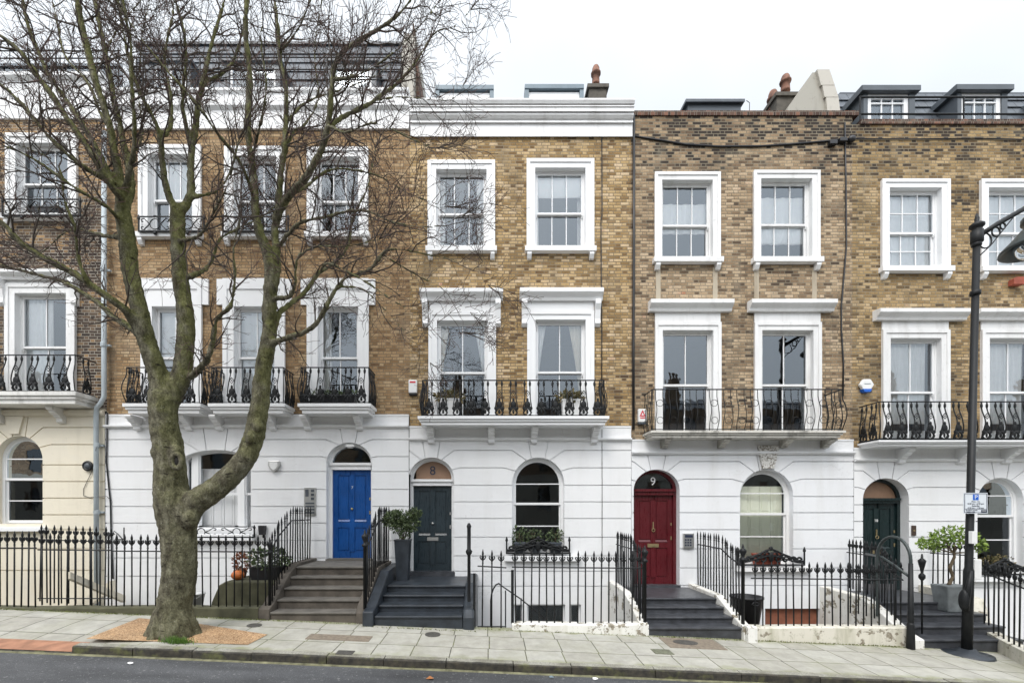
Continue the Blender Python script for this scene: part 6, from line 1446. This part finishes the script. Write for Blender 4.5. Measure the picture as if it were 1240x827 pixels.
# second stem
B((213, 255, 7.5, .25), (204, 240, 6, .2), (197, 205, 5.2, .1), (193, 170, 4.8, 0), (183, 140, 3.8, -.1), (172, 118, 3.4, -.2), (160, 85, 3, -.2), (150, 40, 2.4, -.3), (140, -20, 1.8, -.3))
B((194, 165, 4.2, 0), (205, 152, 3.8, .1), (204, 110, 3.2, .2), (199, 78, 2.8, .3), (206, 25, 2.4, .4), (212, -30, 1.8, .5))
B((218, 255, 8, .25), (230, 240, 6.5, .3), (232, 205, 6, .35), (234, 168, 5.4, .4), (240, 130, 5, .5), (248, 100, 4.4, .5), (256, 55, 3.6, .6), (268, 15, 3, .7), (280, -30, 2.2, .8))
B((231, 170, 4.4, .4), (221, 132, 3.6, .2), (225, 80, 3, .1), (221, 35, 2.6, 0), (212, 0, 2.1, -.1), (205, -40, 1.6, -.1))
B((248, 103, 3.6, .5), (272, 88, 3, .8), (288, 62, 2.7, 1.0), (297, 20, 2.2, 1.1), (303, -30, 1.6, 1.2))
B((230, 337, 5, .2), (248, 328, 3.8, .5), (257, 312, 3.2, .7), (265, 290, 2.8, .8), (285, 278, 2.4, 1), (318, 262, 2, 1.1), (345, 240, 1.5, 1.2))
B((226, 458, 6.5, .1), (250, 437, 4.8, -.2), (258, 412, 4.2, -.3), (261, 388, 3.6, -.4), (277, 372, 3, -.5), (283, 340, 2.6, -.6), (284, 300, 2.2, -.7), (290, 262, 1.7, -.8))
B((216, 290, 4, .2), (245, 283, 2.8, -.3), (262, 250, 2.4, -.6), (278, 215, 2, -.8), (290, 170, 1.6, -.9))
B((236, 240, 3.4, .3), (262, 232, 2.6, .6), (282, 205, 2.1, .8), (292, 160, 1.8, .9), (312, 120, 1.4, 1))
# big right limb
B((330, 352, 8.5, .2), (333, 300, 6.5, .3), (335, 262, 6, .35), (341, 210, 5.4, .4), (346, 165, 5, .4), (345, 115, 4.4, .45), (339, 65, 3.8, .5), (335, 10, 3.2, .5), (332, -40, 2.3, .5))
B((334, 272, 6.5, .3), (345, 243, 6, .1), (370, 217, 5.6, -.1), (388, 188, 5.2, -.2), (397, 155, 4.8, -.3), (402, 120, 4.2, -.4), (406, 85, 3.8, -.4), (416, 66, 3.5, -.5), (440, 48, 3.2, -.5), (468, 30, 2.8, -.6), (495, 0, 2.2, -.7), (510, -35, 1.6, -.8))
B((396, 158, 4.4, -.3), (414, 142, 3.8, -.1), (440, 130, 3.6, 0), (460, 117, 3.3, .1), (478, 104, 3, .2), (498, 82, 2.6, .2), (515, 56, 2.2, .3), (530, 38, 1.9, .3), (552, 32, 1.5, .3), (570, 12, 1.1, .3))
B((330, 398, 6.5, .2), (345, 378, 5.2, .5), (368, 353, 4.6, .8), (386, 331, 4.2, 1.0), (398, 325, 3.6, 1.1), (420, 300, 3, 1.2), (428, 262, 2.5, 1.3), (445, 225, 2, 1.4), (455, 180, 1.6, 1.5))
B((329, 416, 6, .2), (346, 409, 4.8, -.2), (360, 404, 4.4, -.3), (382, 388, 3.9, -.4), (402, 356, 3.5, -.5), (418, 338, 3.2, -.5), (450, 326, 3, -.6), (464, 309, 2.6, -.6), (480, 303, 2.2, -.6), (520, 309, 1.8, -.5), (556, 318, 1.3, -.5), (590, 345, .9, -.5))
B((333, 362, 4.4, .2), (352, 358, 3.4, -.3), (358, 340, 3, -.5), (362, 315, 2.6, -.6), (385, 300, 2.2, -.8), (420, 300, 1.8, -.9), (460, 290, 1.3, -1))
B((335, 300, 4, .3), (350, 283, 3.4, .1), (365, 270, 3, 0), (394, 263, 2.7, -.2), (420, 257, 2.5, -.3), (446, 257, 2.3, -.4), (478, 272, 1.9, -.5), (520, 276, 1.5, -.5), (560, 262, 1, -.5))
B((352, 236, 4, .0), (372, 222, 3, .4), (400, 208, 2.6, .7), (430, 206, 2.3, .8), (465, 215, 2, .9), (500, 238, 1.6, .9), (540, 250, 1.2, .9))
B((343, 195, 3.6, .4), (355, 160, 3, .6), (370, 148, 2.6, .8), (385, 120, 2.2, .9), (380, 60, 1.8, 1), (390, 0, 1.4, 1.1))
B((345, 150, 3.4, .4), (362, 130, 2.8, .8), (382, 118, 2.4, 1.0), (410, 110, 2, 1.2), (450, 92, 1.6, 1.3), (480, 70, 1.2, 1.3))
B((310, 245, 3.6, .1), (290, 200, 3, -.4), (262, 165, 2.7, -.7), (240, 130, 2.5, -.9), (205, 85, 2.2, -1.1), (165, 38, 1.9, -1.2), (140, 0, 1.5, -1.3))
B((304, 190, 3, 0), (318, 150, 2.4, -.4), (322, 100, 2, -.6), (315, 50, 1.8, -.7), (325, 0, 1.5, -.8))
B((340, 62, 2.8, .5), (358, 40, 2.2, .2), (372, 15, 1.9, 0), (385, -25, 1.4, -.1))
B((397, 155, 3, -.3), (420, 160, 2.3, -.8), (448, 150, 1.9, -1), (480, 160, 1.5, -1.1), (520, 180, 1, -1.1))
B((404, 100, 2.8, -.4), (432, 90, 2.2, -.8), (460, 75, 1.8, -1), (500, 40, 1.4, -1.1), (530, 5, 1, -1.1))
B((450, 124, 2.4, .1), (480, 118, 1.9, .5), (505, 120, 1.6, .7), (545, 122, 1.2, .8), (560, 105, .8, .8))
B((388, 330, 2.6, -.5), (400, 320, 2.2, -.9), (440, 340, 1.8, -1.0), (480, 365, 1.5, -1.1), (520, 385, 1.1, -1.1), (560, 400, .8, -1.1))
B((410, 348, 2.4, -.5), (440, 352, 2, -.2), (472, 382, 1.6, 0), (500, 415, 1.2, .1), (520, 440, .8, .1))
B((465, 310, 2.2, -.6), (500, 330, 1.7, -.3), (540, 352, 1.3, -.1), (575, 385, .9, 0))
# trunk and limbs as one skin
tm = MB()
for P, R in limbs:
    tm.tube(P, R, 14 if max(R) > .12 else 8)
for px, py, r, dy in ((192, 547, 9, -.1), (191, 522, 9, -.1), (190, 500, 6, -.05), (213, 549, 8, -.1), (303, 530, 6, 0), (312, 516, 7, .1), (200, 622, 10, -.1), (230, 628, 10, -.1), (186, 440, 6, -.15)):
    tm.ball(T(px, py, dy), (r*PXM, r*PXM*.9, r*PXM*1.3), 12, 8)
tr = tm.build("trunk", BARK, tree, True)
rm = tr.modifiers.new("skin", 'REMESH'); rm.mode = 'VOXEL'; rm.voxel_size = 0.022; rm.use_smooth_shade = True
smo = tr.modifiers.new("smooth", 'SMOOTH'); smo.factor = 0.5; smo.iterations = 3
tx = bpy.data.textures.new("bark_relief", 'CLOUDS'); tx.noise_scale = 0.11; tx.noise_depth = 3
dm = tr.modifiers.new("relief", 'DISPLACE'); dm.texture = tx; dm.strength = 0.042; dm.mid_level = 0.52; dm.texture_coords = 'LOCAL'
# knot ring; a near-black solid ball paints the shade inside its hole
mb = MB(); c = T(213, 558, -.27); mb.torus((c.x, c.y+.02, c.z), .075, .04, 20, 8, 1.4); kn = mb.build("knot", BARK, tree, True)
mb = MB(); mb.ball((c.x, c.y+.035, c.z), (.05, .03, .085), 12, 8); mb.build("knot_hole_shade", plain("hollow_shade", (.012, .01, .008), .9), kn, True)
# small branches and twigs
rt = random.Random(21)
tw, tr2 = MB(), MB(); fine = []
def sprout(p, d, length, r0, level, mb):
    n = max(3, int(length/.11)); pts = [p.copy()]; dirs = [d.normalized()]; q = p.copy(); dd = d.normalized()
    wob = .20 if level < 2 else .26
    for i in range(n):
        dd = (dd+Vector((rt.gauss(0, wob), rt.gauss(0, wob), rt.gauss(.03, wob)))).normalized(); q = q+dd*(length/n)
        if q.y > YF-.7: q.y = YF-.7-.05*rt.random(); dd.y = -abs(dd.y)
        pts.append(q.copy()); dirs.append(dd.copy())
    rr = [max(.0030, r0*(1-.75*i/n)) for i in range(n+1)]
    mb.tube(pts, rr, 5 if level == 0 else 4 if level == 1 else 3, False)
    if level < 2:
        k_ = int(length/(.12 if level == 0 else .11)); s0 = rt.choice((-1, 1))
        for j in range(k_):
            i = 1+int((n-1)*(j+.5+rt.uniform(-.3, .3))/k_); i = min(n, max(1, i))
            ax = dirs[i].orthogonal().normalized(); ax = Matrix.Rotation(rt.uniform(0, 2*pi), 3, dirs[i]) @ ax
            nd = Matrix.Rotation(rt.uniform(.5, 1.05), 3, ax) @ dirs[i]; nd = (nd+Vector((0, -.0, .10))).normalized()
            sprout(pts[i], nd, length*rt.uniform(.28, .55) if level == 0 else rt.uniform(.10, .34), rr[i]*.62, level+1, tr2 if level == 1 else mb)
for P, R in SECOND+[limbs[0+0]] if False else SECOND:
    acc = 0; nxt = .28
    for i in range(1, len(P)):
        acc += (P[i]-P[i-1]).length
        px = CXP+P[i].x*F/P[i].y; py = CYP-(P[i].z-EZ)*F/P[i].y
        if acc >= nxt:
            nxt = acc+rt.uniform(.07, .15)
            t = (P[min(i+1, len(P)-1)]-P[i-1]).normalized()
            ax = Matrix.Rotation(rt.uniform(0, 2*pi), 3, t) @ t.orthogonal().normalized()
            d = Matrix.Rotation(rt.uniform(.55, 1.1), 3, ax) @ t; d = (d+Vector((0, 0, .12))).normalized()
            ln = rt.uniform(.30, 1.05)*(1 if py < 330 else .75)
            if R[i] > .065: ln *= .6
            sprout(P[i], d, ln, min(R[i]*.5, .014), 0, tw)
    t = (P[-1]-P[-3]).normalized()
    for _ in range(3): sprout(P[-1], (t+Vector((rt.gauss(0, .3), rt.gauss(0, .3), .1))).normalized(), rt.uniform(.4, .9), R[-1]*.8, 0, tw)
cr = tw.build("crown", TWIG, tree, True); tr2.build("twigs", TWIGR, tree, True)
# grass at the foot of the trunk
mb = MB(); c0 = T(212, 782, -.42); rg = random.Random(4)
for _ in range(380):
    w = rg.gauss(0, .10); x = c0.x+w; y = 6.62+rg.gauss(0, .03); z = zp(x, y)+.008; h = rg.uniform(.04, .11); a = rg.uniform(0, 6.28)
    mb.add([(x-.006*cos(a), y-.006*sin(a), z), (x+.006*cos(a), y+.006*sin(a), z), (x+rg.gauss(0, .03), y+rg.gauss(0, .03), z+h)], [(0, 1, 2)])
g = mb.build("grass", leaf_mat("grass_blade", (.05, .11, .015), (.13, .24, .04))); g['kind'] = 'stuff'
# wisps of moss and weeds along the plinths
mb = MB()
for _ in range(2600):
    x = rg.uniform(-9, 7.4)
    if -3.95 < x < 2.9 and rg.random() < .6: continue
    yy = 7.93 if not (-2.25 < x < -.25) else 7.79; y = yy-abs(rg.gauss(0, .018)); z = zp(x, y); h = rg.uniform(.008, .035); a = rg.uniform(0, 6.28)
    mb.add([(x-.008*cos(a), y-.008*sin(a), z), (x+.008*cos(a), y+.008*sin(a), z), (x+rg.gauss(0, .012), y-rg.random()*.015, z+h)], [(0, 1, 2)])
g = mb.build("weeds", leaf_mat("weed_blade", (.07, .09, .02), (.20, .22, .06))); g['kind'] = 'stuff'
